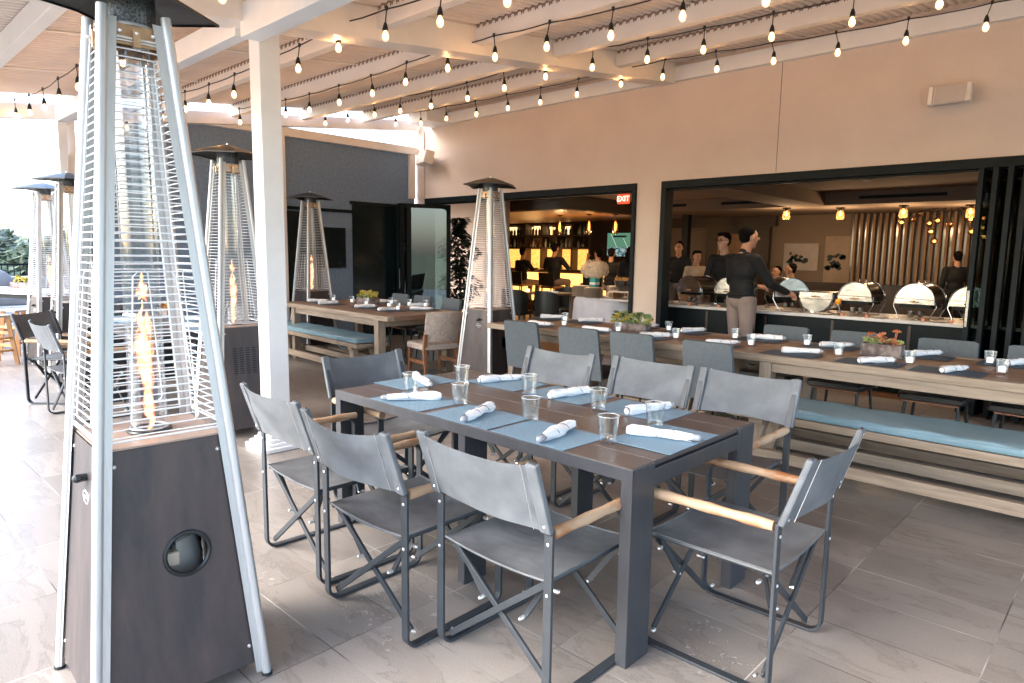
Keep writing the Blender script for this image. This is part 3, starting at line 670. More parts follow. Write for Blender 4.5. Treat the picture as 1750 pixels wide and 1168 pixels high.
H_hood=[o for o in C.objects if o.parent==H and o.name=='hood'][0]
for loc,rzd,lab,sc in (((-5.43,2.40,0),178,'bronze pyramid heater with rows of louvre slots standing behind the white post',1.0),
    ((-9.27,5.32,0),182,'pyramid heater with a small black hood standing against the slate screen wall',1.02),
    ((-5.37,5.27,0),3,'pyramid heater at the left end of the long plank table, before the bar opening',1.0),
    ((-10.22,2.16,0),4,'farthest left pyramid heater beside the white bar-height table',.99),
    ((-8.85,2.10,0),-4,'pyramid heater overlapping the farthest one at the left, half hidden by the nearest heater',1.0)):
    dup(H,loc,R(rzd),lab,HG,None if sc==1 else sc)

H_hood.scale=(.76,.76,1)
# ================================================================== DIRECTOR CHAIRS
def make_director(sag=.040,wob=0.0,seed=0):
    T=thing('director_chair','x','chair')
    hw=.262; w_=.034; t_=.012
    for sg in (-1,1):
        x=sg*hw; pts=[(x,-.25,.615)]
        pts+= [(x,-.25,.055)]
        for i in range(1,6): a=PI/2*i/6; pts.append((x,-.25+.05*(1-math.cos(a)),.007+.05*(1-math.sin(a))-.0))
        pts.append((x,-.20,.007)); pts.append((x,.20,.007))
        for i in range(1,6): a=PI/2*i/6; pts.append((x,.20+.05*math.sin(a),.007+.05*(1-math.cos(a))))
        pts+= [(x,.25,.055),(x,.25,.555)]
        for i in range(1,5): a=PI/2*i/4; pts.append((x,.25-.03*(1-math.cos(a)),.555+.03*math.sin(a)))
        fr=MB().strip(pts,w_,t_).build('side_frame',M_chairf,T,bevel=.002)
        for y,z in ((-.258,.57),(-.2585,.40)): MB().ball((x,y,z),.0065,8,5,(1,.5,1)).build('bolt',M_bolt,fr)
        k=MB(); n=11; k.tube([(x,-.235+.50*i/n,.601) for i in range(n+1)],[.0185+.0018*math.sin(i*1.7+sg) for i in range(n+1)],14)
        k.build('armrest',M_arm,T,smooth=True)
        k=MB(); k.strip([(x,-.25,.60),(x,-.262,.64),(x,-.338,.855)],w_*.8,t_); k.build('back_post',M_chairf,T,bevel=.002)
        k=MB(); k.tube([(sg*.235,-.235,.425),(sg*.235,.235,.425)],.010,8); k.build('seat_rail',M_chairf,T,smooth=True)
    # sling back with sleeves round the posts
    def back(u,v):
        x=(u*2-1)*.272; s=1-(2*u-1)**2; z=.615+.232*v; y=-.262-.080*v-sag*s*(1-.25*v)+.006*math.sin(7*u+5*v+seed)*s+.004*math.sin(17*u-9*v+seed*2)*math.exp(-6*min(u,1-u))
        z-=(.016+wob)*s*v*v
        if v<.01: z+=.006*s
        return (x,y,z)
    bk=MB().surf(back,26,10,.0025).build('backrest',M_sling2,T,smooth=True)
    for sg in (-1,1):
        k=MB(); k.bar((sg*.262,-.262,.612),(sg*.262,-.340,.852),.046,.022,up=(0,-1,.3)); k.build('sleeve',M_sling2,bk,bevel=.006)
    for sg in (-1,1): MB().tube([(sg*.228,-.2755-.012*1,.62),(sg*.228,-.355-.002,.845)],.0011,4).build('stitching',M_bolt,bk); MB().ball((sg*.264,-.279,.635),.006,8,5).build('bolt',M_bolt,bk)
    def seat(u,v):
        x=(u*2-1)*.245; s=(1-(2*u-1)**2); y=-.245+.49*v; e=1-abs(2*v-1)**6
        return (x,y,.438-(.022+wob)*s*(.55+.45*e)+.0025*math.sin(8*u+6*v+seed)*s)
    st=MB().surf(seat,20,18,.003).build('seat',M_sling,T,smooth=True)
    for y in (-.243,.243):
        k=MB(); k.tube([(x_*.245,y,.438-.026*(1-x_*x_)*.55) for x_ in [-1+i/6 for i in range(13)]],.0045,6); k.build('hem',M_sling,st,smooth=True)
    for y in (-.215,.215):
        k=MB()
        k.bar((-.235,y,.42),(.238,y+.014,.03 if y>0 else .05),.012,.024,up=(0,0,1)); k.build('cross_brace',M_chairf,T,bevel=.002)
        k=MB(); k.bar((.235,y-.006,.42),(-.238,y-.006,.05),.012,.024,up=(0,0,1)); k.build('cross_brace',M_chairf,T,bevel=.002)
    for sg in (-1,1):
        for y0_,y1_ in ((-.20,-.18),(.20,.18)): k=MB(); k.bar((sg*.22,y0_,.41),(sg*.10,y1_,.235),.010,.020); k.build('linkage',M_chairf,T)
    for sg in (-1,1):
        for y in (-.19,.19): MB().caps((sg*.234,y,.385),.008,(sg*.252,y,.385),.008,8).build('bolt',M_bolt,T,smooth=True)
        for y in (-.20,.20): MB().caps((sg*.24,y,.05),.007,(sg*.252,y,.05),.007,8).build('bolt',M_bolt,T,smooth=True); MB().caps((sg*.10,y*.9,.235),.007,(sg*.10,y*1.02,.235),.007,8).build('bolt',M_bolt,T,smooth=True)
    return T
DV=[make_director(),make_director(.055,.012,2),make_director(.03,-.004,4)]; D=DV[0]; remember(D); DG='grey sling director chairs'
dc=[((-1.56,1.80),0,'director chair nearest the camera in the front row, by the corner leg of the table'),
 ((-2.155,1.68),1,'middle director chair of the three along the near side of the dark table'),
 ((-2.80,1.72),-2,'director chair of the front row closest to the big heater and white post base'),
 ((-1.065,2.39),91,'director chair alone at the right end of the dark foreground table'),
 ((-2.80,3.08),181,'director chair on the far side of the dark table nearest the beige tweed chair'),
 ((-2.155,3.16),179,'director chair on the far side of the dark table between its two neighbours'),
 ((-1.55,3.17),180,'director chair on the far side of the dark table closest to the blue bench'),
 ((-3.20,2.36),-92,'director chair at the left end of the dark table, under the white post'),
 ((-7.62,1.73),-47,'director chair turned at an angle, sticking out left behind the big heater'),
 ((-8.50,2.30),-88,'director chair at the left end of the second dark table behind the big heater'),
 ((-7.75,3.15),182,'director chair on the far side of the second dark table, left one'),
 ((-6.95,3.15),178,'director chair on the far side of the second dark table, right one'),
 ((-6.75,1.66),3,'director chair on the near side of the second dark table, seen through the big heater')]
for i,((x,y),a,lab) in enumerate(dc):
    q=DV[i%3]
    if i<3: q.location=(x,y,0); q.rotation_euler=(0,0,R(a)); q['label']=lab; q['group']=DG
    else: dup(q,(x,y,0),R(a),lab,DG)

# ================================================================== DARK TABLES
def make_dark_table():
    T=thing('dining_table','x','table'); LX,LY=1.89,.975
    k=MB(); hx,hy=LX/2,LY/2
    # boards run along the table, a joint plate at each third
    ys=[-hy+.0,-hy+.165,-.155,-.005,.155,hy-.165,hy]
    b=[-hy+.006,-.325,-.165,.0,.165,.325,hy-.006]
    for i in range(6):
        k.b2(-hx+.01,hx-.01,b[i]+.0012,b[i+1]-.0012,.722,.741)
    k.build('tabletop',M_tabd,T,bevel=.0015)
    k=MB()
    for sy in (-1,1): k.b2(-hx,hx,sy*hy-(.008 if sy>0 else 0),sy*hy+(.008 if sy<0 else 0),.692,.740)
    for sx in (-1,1): k.b2(sx*hx-(.012 if sx>0 else 0),sx*hx+(.012 if sx<0 else 0),-hy+.15,hy-.15,.65,.715)
    k.b2(-hx+.02,hx-.02,-hy+.02,hy-.02,.70,.7205)
    k.build('apron',M_tabf,T,bevel=.002)
    for sx in (-1,1):
        for sy in (-1,1):
            x1=sx*hx; x0=sx*(hx-.048); y1=sy*(hy-.0005); y0=sy*(hy-.148)
            MB().b2(x0,x1,y0,y1,0,.7395).build('leg',M_tabf,T,bevel=.003)
    for sy in (-1,1): MB().b2(.03,.075,sy*(hy-.012),sy*(hy-.15),0,.70).build('leg',M_tabf,T,bevel=.003)
    return T
DT=make_dark_table(); DT.location=(-2.182,2.403,0); remember(DT)
DT['label']='dark slatted table in the foreground laid for eight with blue placemats'; DT['group']='dark slatted tables'
dup(DT,(-7.25,2.42,0),0,'second dark slatted table, seen through and behind the big heater','dark slatted tables')

# ---------------- settings
def placemat(x,y,z,a,label,group,m=M_mat,w=.395,d=.285):
    k=MB().surf(lambda u,v:((u-.5)*w,(v-.5)*d,.0012+.0008*math.sin(9*u+3*v)),8,6,.0016)
    o=k.build('placemat',m,loc=(x,y,z+.0015)); o.rotation_euler=(0,0,R(a)); return tag(o,label,'placemat',group)
def tumbler_mesh(candle=False):
    k=MB(); 
    k.lathe([(.0,.0),(.026,.0),(.030,.004),(.033,.03),(.0385,.092),(.0365,.0925),(.031,.034),(.027,.016),(.0,.013)],20)
    return k
def make_tumbler(candle):
    T=thing('votive_glass' if candle else 'tumbler','x','glass')
    k=MB(); sides=10; prof=[(.0001,.0),(.025,.0),(.0295,.004),(.031,.030),(.0375,.094),(.0362,.0945),(.0295,.034),(.0262,.017),(.0001,.014)]
    k.lathe(prof,sides*2); 
    # faceted foot: every other rib pulled in on the lower half
    for i,(r,z) in enumerate(prof):
        if i in (1,2,3):
            for j in range(sides*2):
                if j%2: 
                    q=k.v[i*sides*2+j]; f_=.93; k.v[i*sides*2+j]=(q[0]*f_,q[1]*f_,q[2])
    k.build('glass_wall',M_glass,T,smooth=True,ang=60)
    MB().tube([(.0368*math.cos(a),.0368*math.sin(a),.0945) for a in [2*PI*i/20 for i in range(20)]],.0011,5,closed=True).build('rim',mat('glass_rim',(.75,.8,.85),.1,spec=.8,alpha=.7),T,smooth=True)
    if candle:
        MB().lathe([(.0,.016),(.020,.016),(.021,.050),(.012,.054),(0,.050)],14).build('candle',M_candle,T,smooth=True)
    return T
def make_napkin(sd=0):
    T=thing('rolled_napkin','x','napkin'); rnd=random.Random(3)
    k=MB(); n=28
    pts=[];rs=[]
    def ring(t,j):
        r=(.0195+.0015*math.sin(sd))*(1+.14*math.sin(3*t*PI+.4+sd)+.12*math.cos(2*j+7*t+sd*2)+.09*math.sin(5*j-9*t+1+sd)+.04*math.sin(11*j+23*t+sd*3))*(1-(.30-.12*sd)*t)
        if t<.06: r*=.80+3.3*t
        return r
    k.surf(lambda u,v:(-.115+.23*u,ring(u,2*PI*v)*math.cos(2*PI*v)*1.0,.0165+ring(u,2*PI*v)*.88*math.sin(2*PI*v)),n,18)
    # loose flap of the fold, spiralling along the roll
    k.surf(lambda u,v:(-.112+.19*u+.03*v,(.0195-.004*u)*math.cos(.6+2.6*u+1.1*v)*1.07,.017+(.0195-.004*u)*math.sin(.6+2.6*u+1.1*v)*1.05),16,8,.0012)
    k.surf(lambda u,v:(-.118,.011*v*math.cos(2*PI*u)*1.2,.0165+.012*v*math.sin(2*PI*u)),12,2)
    k.build('cloth',M_cloth,T,smooth=True,ang=70)
    for x0,tw in ((-.055,.05),(.02,.045)):
        k=MB(); k.tube([(x0+tw*i/16,.0205*(1-.12*i/16)*math.cos(PI*1.25*i/16-.3),.0175+.0190*math.sin(PI*1.25*i/16-.3)) for i in range(17)],.0013,5); k.build('band',M_wire_d,T,smooth=True)
    MB().caps((.105,0,.0155),.012,(.130,0,.0155),.0115,10).build('paper_ring',mat('grey_paper_ring',(.34,.36,.40),.5),T,smooth=True)
    return T
TM=make_tumbler(False); VG=make_tumbler(True); NPS=[make_napkin(),make_napkin(1),make_napkin(2.2)]; NP=NPS[0]; _np=[0]
remember(None)
_first={}
def place(proto,x,y,z,a,label,group,cat=None,scale=None):
    o=place_(proto,x,y,z,a,label,group)
    if scale: o.scale=(scale,)*3
    return o
def place_(proto,x,y,z,a,label,group):
    if proto is NP: proto=NPS[_np[0]%3]; _np[0]+=1
    if proto.name not in _first:
        _first[proto.name]=1; proto.location=(x,y,z); proto.rotation_euler=(0,0,R(a)); proto['label']=label; proto['group']=group; return proto
    return dup(proto,(x,y,z),R(a),label,group)
Z=.7415
G1='tumblers on the dark foreground table'
for x,y,l in ((-2.77,2.148,'tumbler at the left end of the dark table, standing between two napkins'),(-2.789+.03,2.50,'tumbler farthest to the back left on the dark table'),
 (-2.386,2.15,'tumbler behind the first front-row napkin from the left on the dark table'),(-2.317,2.575,'tumbler in the middle of the far row on the dark table'),
 (-1.936,2.164,'tumbler in the middle of the near row on the dark table'),(-1.849,2.544,'tumbler of the far row touching the middle far placemat on the dark table'),
 (-1.502,2.139,'biggest, nearest tumbler beside the end placemat of the dark table'),(-1.50,2.479,'tumbler standing in front of the far right napkin of the dark table')):
    place(TM,x,y,Z,random.uniform(0,90),l,G1,scale=1.16)
G2='blue placemats on the dark foreground table'
for x,y,a,l in ((-2.61,2.06,0,'blue placemat at the front left of the dark table'),(-2.165,2.06,1,'blue placemat in the middle of the front edge of the dark table'),
 (-1.745,2.06,-1,'blue placemat at the front right, before the nearest tumbler'),(-1.385,2.36,91,'brightest blue placemat across the right end of the dark table'),
 (-1.72,2.72,1,'blue placemat at the far right of the dark table under the tilted napkin'),(-2.185,2.73,0,'blue placemat in the middle of the far edge of the dark table'),
 (-2.64,2.73,0,'blue placemat at the far left of the dark table'),(-3.0,2.37,90,'blue placemat across the left end of the dark table')):
    placemat(x,y,Z,a,l,G2)
G3='napkins on the dark foreground table'
for x,y,a,l in ((-2.617,2.05,234,'rolled white napkin lying nearly square on the front left placemat'),(-2.16,2.06,290,'rolled white napkin pointing across the middle front placemat'),
 (-1.70,2.065,282,'rolled white napkin with grey end on the front right placemat'),(-1.39,2.34,21,'large rolled white napkin with a grey paper ring on the end placemat'),
 (-1.67,2.70,75,'rolled white napkin partly behind a tumbler on the far right placemat'),(-2.155,2.71,80,'rolled white napkin on the middle far placemat'),
 (-2.68,2.725,72,'rolled white napkin at the far left of the dark table'),(-2.95,2.37,-21,'crumpled white napkin behind the left tumbler on the end placemat')):
    place(NP,x,y,Z+.0035,a,l,G3,scale=1.16)
# second dark table: a few settings show through the heater
for i,(x,y,a) in enumerate(((-7.45,2.15,60),(-7.27,2.70,60),(-6.55,2.55,40),(-8.0,2.4,10))):
    placemat(x,y,Z,0,'blue placemat on the second dark table, %s seen through the big heater from the left'%ORD[i],'placemats on the second dark table')
    place(NP,x+.02,y,Z+.0035,a,'rolled napkin on the second dark table, %s seen through the big heater from the left'%ORD[i],'napkins on the second dark table')
# ================================================================== LONG PLANK TABLES AND BENCHES
def plank_table(name,label,loc,rz_,LX,LY,legs,group='long plank tables'):
    T=thing(name,label,'table',loc,R(rz_),group); hx,hy=LX/2,LY/2; k=MB()
    n=5; w=(LY-.20)/n
    for a_,b_ in ((-hy,-hy+.0985),(hy-.0985,hy)): MB().b2(-hx,hx,a_,b_,.705,.76).build('table_edge',M_teakr,T,bevel=.004)
    k=MB()
    xs=[-hx+.1+i*(LX-.2)/6 for i in range(7)]
    k.b2(-hx+.0,-hx+.098,-hy+.1,hy-.1,.707,.7585); k.b2(hx-.098,hx,-hy+.1,hy-.1,.707,.7585)
    for i in range(n): k.b2(-hx+.1,hx-.1,-hy+.10+i*w+.002,-hy+.10+(i+1)*w-.002,.727,.7575)
    k.build('tabletop',M_teakt,T,bevel=.002)
    for x in legs:
        for sy in (-1,1): MB().b2(x-.045,x+.045,sy*(hy-.07)-.05,sy*(hy-.07)+.05,0,.704).build('leg',M_teakv,T,bevel=.004)
        for z_ in (.62,.06): MB().b2(x-.04,x+.04,-hy+.13,hy-.13,z_,z_+.08).build('end_rail',M_teakr,T,bevel=.004)
    k=MB(); k.b2(legs[0]+.046,legs[-1]-.046,-.05,.05,.06,.13); k.build('stretcher',M_teakr,T,bevel=.004)
    for sy in (-1,1): MB().b2(legs[0]+.046,legs[-1]-.046,sy*(hy-.06)-.02,sy*(hy-.06)+.02,.63,.703).build('apron',M_teakr,T)
    return T
plank_table('plank_table','long brown plank table with four grey felt chairs along its near side',(-3.68,5.42,0),0,2.68,1.05,(-1.0,1.0))
plank_table('plank_table','long brown plank table at the right, with the coral succulent planter and blue bench',(-.60,5.42,0),0,3.46,1.05,(-1.45,1.45))
plank_table('plank_table','plank table at the left against the slate wall with a blue cushioned bench',(-7.52,5.10,0),-3.5,2.78,1.12,(-1.05,1.12))
def bench(label,loc,rz_,LX,LY,mat_,ties=False):
    T=thing('bench',label,'bench',loc,R(rz_),'cushioned plank benches'); hx,hy=LX/2,LY/2
    k=MB(); k.b2(-hx,hx,-hy,-hy+.10,.375,.425); k.b2(-hx,hx,hy-.10,hy,.375,.425); k.b2(-hx,hx,-hy+.104,hy-.104,.38,.42); k.build('seat_frame',M_teakr,T,bevel=.004)
    def cu(u,v):
        a=2*PI*v; r=lambda q: abs(q)**.28*(1 if q>=0 else -1)
        y=(hy-.008)*r(math.cos(a)); z=.453+.032*r(math.sin(a)); e=min(1,math.sin(PI*min(1,max(0,u)))*9)
        z=.453+(z-.453)*(.62+.38*e)+.006*(math.sin(a)>0)*math.sin(u*LX*7+2)*math.cos(y*9)+.003*math.sin(u*LX*19+y*12)*(math.sin(a)>0)
        return (-hx+.006+(LX-.012)*u,y*(.99+.01*e),z)
    k=MB(); k.surf(cu,int(LX*26),40); n=40
    k.f.append(tuple(range(n))); k.f.append(tuple(int(LX*26)*(n+1)+j for j in range(n)))
    c=k.build('cushion',mat_,T,smooth=True)
    for z in (.436,.470):
        k=MB(); k.tube([(-hx+.012,-hy+.004,z),(hx-.012,-hy+.004,z),(hx-.004,-hy+.012,z),(hx-.004,hy-.012,z)],.003,5); k.build('piping',mat_,c)
    for sx in (-1,1):
        for sy in (-1,1):
            k=MB(); k.bar((sx*(hx-.22),sy*(hy-.09),.374),(sx*(hx-.13),sy*(hy-.05),0),.085,.07,up=(0,1,0)); k.build('leg',M_teakv,T,bevel=.004)
        k=MB(); k.b2(sx*(hx-.20)-.05,sx*(hx-.20)+.05,-hy+.02,hy-.02,.335,.373); k.build('cross_rail',M_teakr,T,bevel=.003)
    k=MB(); k.b2(-hx+.20,hx-.20,-hy+.005,-hy+.06,.10,.175); k.build('foot_rail',M_teakr,T,bevel=.004)
    k=MB(); k.b2(-hx+.20,hx-.20,hy-.06,hy-.005,.10,.175); k.build('foot_rail',M_teakr,T,bevel=.004)
    if ties:
        for x in (hx-.42,-hx+.25):
            k=MB(); k.tube([(x,-hy-.006,.47),(x,-hy-.010,.42),(x+.01,-hy-.008,.375),(x+.09,-hy-.004,.345),(x+.16,-hy+.01,.35)],.004,5); k.build('cushion_tie',mat_,c,smooth=True)
    return T
bench('bright teal cushioned bench along the near side of the right plank table',(-.55,4.665,0),0,3.1,.47,M_cush)
bench('blue-green cushioned bench in front of the left plank table by the white post',(-7.83,4.58,0),-3,2.6,.43,M_cush,True)
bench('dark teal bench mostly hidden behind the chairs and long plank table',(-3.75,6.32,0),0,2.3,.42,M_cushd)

# ---------------- grey upholstered chairs
def make_felt():
    T=thing('side_chair','x','chair')
    def bk(u,v):
        x=(u*2-1); z=.40+.45*v; w=.215*(1-.05*v); y=-.20-.075*v-.018*(1-x*x)
        if abs(x)>.93 and v>.93: z-=.012
        return (x*w,y,z)
    MB().surf(bk,16,12,.035).build('backrest',M_uph,T,smooth=True,ang=60)
    def stt(u,v):
        a=2*PI*v; r=lambda q: abs(q)**.35*(1 if q>=0 else -1)
        return (.225*r(math.cos(a))*(1 if 0<u<1 else .9),-.20+.43*u,.445+.035*r(math.sin(a))*(1 if 0<u<1 else .5))
    k=MB().surf(stt,10,28); n=28; k.f.append(tuple(range(n))); k.f.append(tuple(10*(n+1)+j for j in range(n)))
    k.build('seat',M_uphd,T,smooth=True,ang=60)
    for sx in (-1,1):
        for sy in (-1,1): MB().tube([(sx*.17,sy*.16+.01,.415),(sx*.205,sy*.205+.01,.0)],[.013,.009],8).build('leg',M_dkleg,T,smooth=True)
    MB().b2(-.18,.18,-.17,.19,.40,.412).build('seat_frame',M_walnut,T)
    return T
FC=make_felt(); remember(None); FG='grey felt side chairs'
for (x,y,a,l) in ((-4.27,4.86,1,'grey felt chair nearest the heater, on the near side of the long plank table'),
  (-3.58,4.84,3,'grey felt chair second from the heater, on the near side of the long plank table'),
  (-3.04,4.87,-1,'grey felt chair third from the heater, right behind the middle director chair'),
  (-2.34,4.84,-4,'grey felt chair fourth from the heater, set apart near the blue bench'),
  (-2.42,5.97,180,'grey felt chair beyond the long table in front of the buffet server\'s legs'),
  (-1.82,5.97,179,'grey felt chair beyond the long table behind a napkin left of the succulent planter'),
  (-1.13,5.95,181,'grey felt chair beyond the long table just right of the succulent planter'),
  (-.55,5.95,178,'grey felt chair beyond the long table in front of the stacked glass doors'),
  (-8.30,5.99,178,'dark grey chair beyond the left table, right behind the flower planter'),
  (-7.75,5.98,177,'dark grey chair beyond the left table, before the dark glass doors'),
  (-7.06,5.93,176,'dark grey chair beyond the left table nearest the beige tweed chair')):
    place(FC,x,y,0,a,l,FG)

# ---------------- beige tweed chairs
def make_beige():
    T=thing('tweed_chair','x','chair')
    def bk(u,v):
        x=(u*2-1); return (x*.235*(1-.03*v),-.215-.06*v-.045*(1-x*x),.47+.34*v-(.015*abs(x)**3 if v>.9 else 0))
    b=MB().surf(bk,16,10,.045).build('backrest',M_beige,T,smooth=True,ang=60)
    def stt(u,v):
        a=2*PI*v; r=lambda q: abs(q)**.35*(1 if q>=0 else -1)
        return (.24*r(math.cos(a))*(1 if 0<u<1 else .92),-.23+.47*u,.405+.045*r(math.sin(a))*(1 if 0<u<1 else .6))
    k=MB().surf(stt,10,28); n=28; k.f.append(tuple(range(n))); k.f.append(tuple(10*(n+1)+j for j in range(n)))
    k.build('seat',M_beige,T,smooth=True,ang=60)
    for sx in (-1,1):
        MB().bar((sx*.20,.19,.36),(sx*.205,.215,0),.04,.035,w1=.024,h1=.024).build('leg',M_walnut,T,bevel=.003)
        k=MB(); k.bar((sx*.225,-.24,.56),(sx*.218,-.20,.34),.035,.045,up=(1,0,0)); k.bar((sx*.218,-.20,.345),(sx*.235,-.27,0),.030,.045,up=(1,0,0),w1=.022,h1=.026); k.build('leg',M_walnut,T,bevel=.003)
        MB().bar((sx*.205,-.215,.22),(sx*.205,.20,.22),.02,.04).build('stretcher',M_walnut,T,bevel=.002)
    return T
BC=make_beige(); remember(None)
place(BC,-6.10,5.06,0,79,'beige tweed chair with walnut legs at the right end of the left plank table','beige tweed chairs')
place(BC,-6.05,5.75,0,100,'beige tweed chair mostly hidden between its twin and the heater','beige tweed chairs')

# ---------------- settings on the plank tables
ZT=.7615
near=[(-4.49,5.13,12),(-3.80,5.15,15),(-3.17,5.17,50),(-2.53,5.17,50),(-1.89,5.165,33),(-1.345,5.085,56),(-.88,5.07,72)]
far=[(-4.90,5.81,40),(-4.39,5.85,55),(-3.71,5.83,45),(-3.15,5.82,70),(-2.43,5.81,25),(-1.83,5.76,50),(-1.19,5.78,62),(-.63,5.77,72)]
nl=['beside the first felt chair','behind the second felt chair','behind the third felt chair','above the fourth felt chair','left of the nearest-middle votive glass','in front of the succulent planter of coral rosettes','nearest the right edge of the photo']
fl=['at the far left corner of the plank table','before the white tablecloth','right of the green and yellow succulents','beneath the stucco pier','beside the server\'s legs','left of the coral succulent planter','just right of the coral succulent planter','behind the votives at the right edge']
for i,(x,y,a) in enumerate(near):
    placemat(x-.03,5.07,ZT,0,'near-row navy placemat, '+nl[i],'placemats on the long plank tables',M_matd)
    place(NP,x,y,ZT+.0035,a,'near-row rolled napkin on planks, '+nl[i],'napkins on the long plank tables')
for i,(x,y,a) in enumerate(far):
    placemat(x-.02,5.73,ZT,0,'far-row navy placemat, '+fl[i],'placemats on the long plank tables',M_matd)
    place(NP,x,y,ZT+.0035,a,'far-row rolled napkin on planks, '+fl[i],'napkins on the long plank tables')
vg=[(-4.59,5.66,'far one of the leftmost pair'),(-4.27,5.25,'near one of the leftmost pair'),(-3.607,5.24,'in front of the green and yellow succulents'),
 (-3.339,5.70,'at the foot of the stucco pier, far one'),(-2.973,5.20,'between the third and fourth felt chairs, near one'),(-2.619,5.60,'left of the server\'s legs, far one'),(-2.321,5.257,'right of the fourth felt chair, near one'),
 (-2.013,5.633,'far one, left of the coral succulent planter'),(-1.642,5.237,'near one, between two blue placemats left of the planter'),(-1.164,5.198,'touching the coral succulent planter on its right'),
 (-.773,5.642,'far one of the pair at the right edge'),(-.647,5.218,'near one of the pair at the right edge')]
for x,y,l in vg: place(VG,x,y,ZT-.001,random.uniform(0,90),'glass with a white votive candle, '+l,'votive glasses on the plank tables')
# left plank table
lv=[(-8.60,5.27,'leftmost, before the dark hood heater'),(-8.17,5.30,'just left of the flower planter'),(-8.02,5.52,'behind the flower planter on its left'),(-7.70,5.22,'in front of the flower planter'),(-7.62,5.58,'right of the flower planter'),(-7.24,5.26,'middle, between napkins'),(-6.78,5.06,'nearest, at the front right corner'),(-7.25,5.60,'on the far side near the dark chairs'),(-6.98,5.66,'on the far side at the right end')]
for x,y,l in lv: place(VG,x,y,ZT-.001,0,'votive glass on the left plank table, '+l,'votive glasses on the left plank table')
ln=[(-8.62,5.02,68,'leftmost'),(-8.17,4.92,80,'second from the left'),(-7.38,4.98,76,'in front of the flower planter\'s right side'),(-6.84,4.95,88,'nearest, at the front right'),(-7.93,5.75,30,'on the far side behind the planter'),(-7.15,5.68,70,'on the far side right of the planter'),(-6.67,5.33,50,'at the right end before the tweed chair')]
for x,y,a,l in ln:
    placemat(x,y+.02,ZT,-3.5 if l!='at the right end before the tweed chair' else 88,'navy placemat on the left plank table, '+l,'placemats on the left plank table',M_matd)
    place(NP,x,y,ZT+.0035,a,'rolled napkin on the left plank table, '+l,'napkins on the left plank table')

# ---------------- succulent planters
def rosette(k,c,r,n,tilt,rnd):
    c=Vector(c); ax=Vector((rnd.uniform(-tilt,tilt),rnd.uniform(-tilt,tilt),1)).normalized(); a=ax.orthogonal().normalized(); b=ax.cross(a)
    for ring,(el,rr,m) in enumerate(((.15,1,n),(.55,.8,n-1),(1.0,.5,max(4,n-3)))):
        for i in range(m):
            q=2*PI*i/m+ring*.4; d=(math.cos(q)*a+math.sin(q)*b)*math.cos(el)+ax*math.sin(el); s_=d.cross(ax).normalized() if d.cross(ax).length>1e-3 else a
            up=s_.cross(d); w=r*rr*.30
            p=[c+d*r*.08,c+d*r*rr*.5+s_*w-up*.1*r,c+d*r*rr*1.05+up*.06*r,c+d*r*rr*.5-s_*w-up*.1*r,c+d*r*rr*.55+up*.16*r]
            k.add(p,[(0,1,4),(1,2,4),(2,3,4),(3,0,4)])
def planter(label,loc,rz_,L,W_,H_,kinds,seed,wild=0,cat='planter'):
    T=thing('succulent_planter',label,cat,loc,R(rz_),'succulent table planters'); rnd=random.Random(seed)
    k=MB(); t=.006
    k.b2(-L/2,L/2,-W_/2,-W_/2+t,.01,H_); k.b2(-L/2,L/2,W_/2-t,W_/2,.01,H_); k.b2(-L/2,-L/2+t,-W_/2+t,W_/2-t,.01,H_); k.b2(L/2-t,L/2,-W_/2+t,W_/2-t,.01,H_); k.b2(-L/2+t,L/2-t,-W_/2+t,W_/2-t,.01,H_-.015)
    k.build('box',M_rust,T,bevel=.002)
    MB().b2(-L/2-.012,L/2+.012,-W_/2-.012,W_/2+.012,0,.009).build('tray',M_rust,T)
    for m,nm,cnt,rr,zz in kinds:
        k=MB()
        for i in range(cnt):
            x=rnd.uniform(-L/2+.02,L/2-.02); y=rnd.uniform(-W_/2+.01,W_/2-.01); r=rnd.uniform(*rr); z=H_+rnd.uniform(*zz)
            if wild: x*=1+wild; 
            if z>H_+.04: k.tube([(x*.8,y*.6,H_-.01),(x*.95,y,H_+(z-H_)*.6),(x,y,z)],.0028,5)
            rosette(k,(x,y,z),r,rnd.choice((7,8,9)),.5,rnd)
        k.build(nm,m,T)
planter('rusty planter of coral and green succulent rosettes on the right plank table',(-1.42,5.52,ZT),2,.27,.13,.09,((M_succ,'green_rosettes',22,(.025,.04),(0,.03)),(M_succr,'coral_rosettes',9,(.028,.042),(.01,.035)),(M_succr,'coral_stems',4,(.03,.042),(.05,.10))),4)
planter('dark planter of trailing green and yellow succulents on the long plank table',(-3.62,5.50,ZT),5,.34,.13,.07,((M_succ,'green_rosettes',34,(.028,.05),(0,.09)),(M_succy,'yellow_rosettes',16,(.025,.04),(0,.07)),(M_foli2,'grey_rosettes',10,(.03,.045),(.02,.09))),9,.35)
planter('planter of yellow and orange succulents on the left plank table',(-7.86,5.36,ZT),-3,.36,.15,.09,((M_succ,'green_rosettes',22,(.03,.045),(0,.05)),(M_succy,'yellow_rosettes',30,(.03,.045),(.01,.09)),(M_succr,'coral_rosettes',7,(.02,.03),(.02,.07))),11,.1)
planter('orange planter on the second dark table seen through the big heater',(-7.9,2.75,Z),0,.30,.12,.09,((M_succr,'coral_rosettes',20,(.03,.05),(0,.06)),(M_succy,'yellow_rosettes',14,(.03,.05),(0,.06))),12)
planter('pale planter of yellow blooms on the white bar-height table',(-13.6,2.50,.80),25,.42,.16,.10,((M_succy,'yellow_rosettes',26,(.05,.07),(.0,.07)),(M_succ,'green_rosettes',8,(.05,.06),(0,.03))),13)

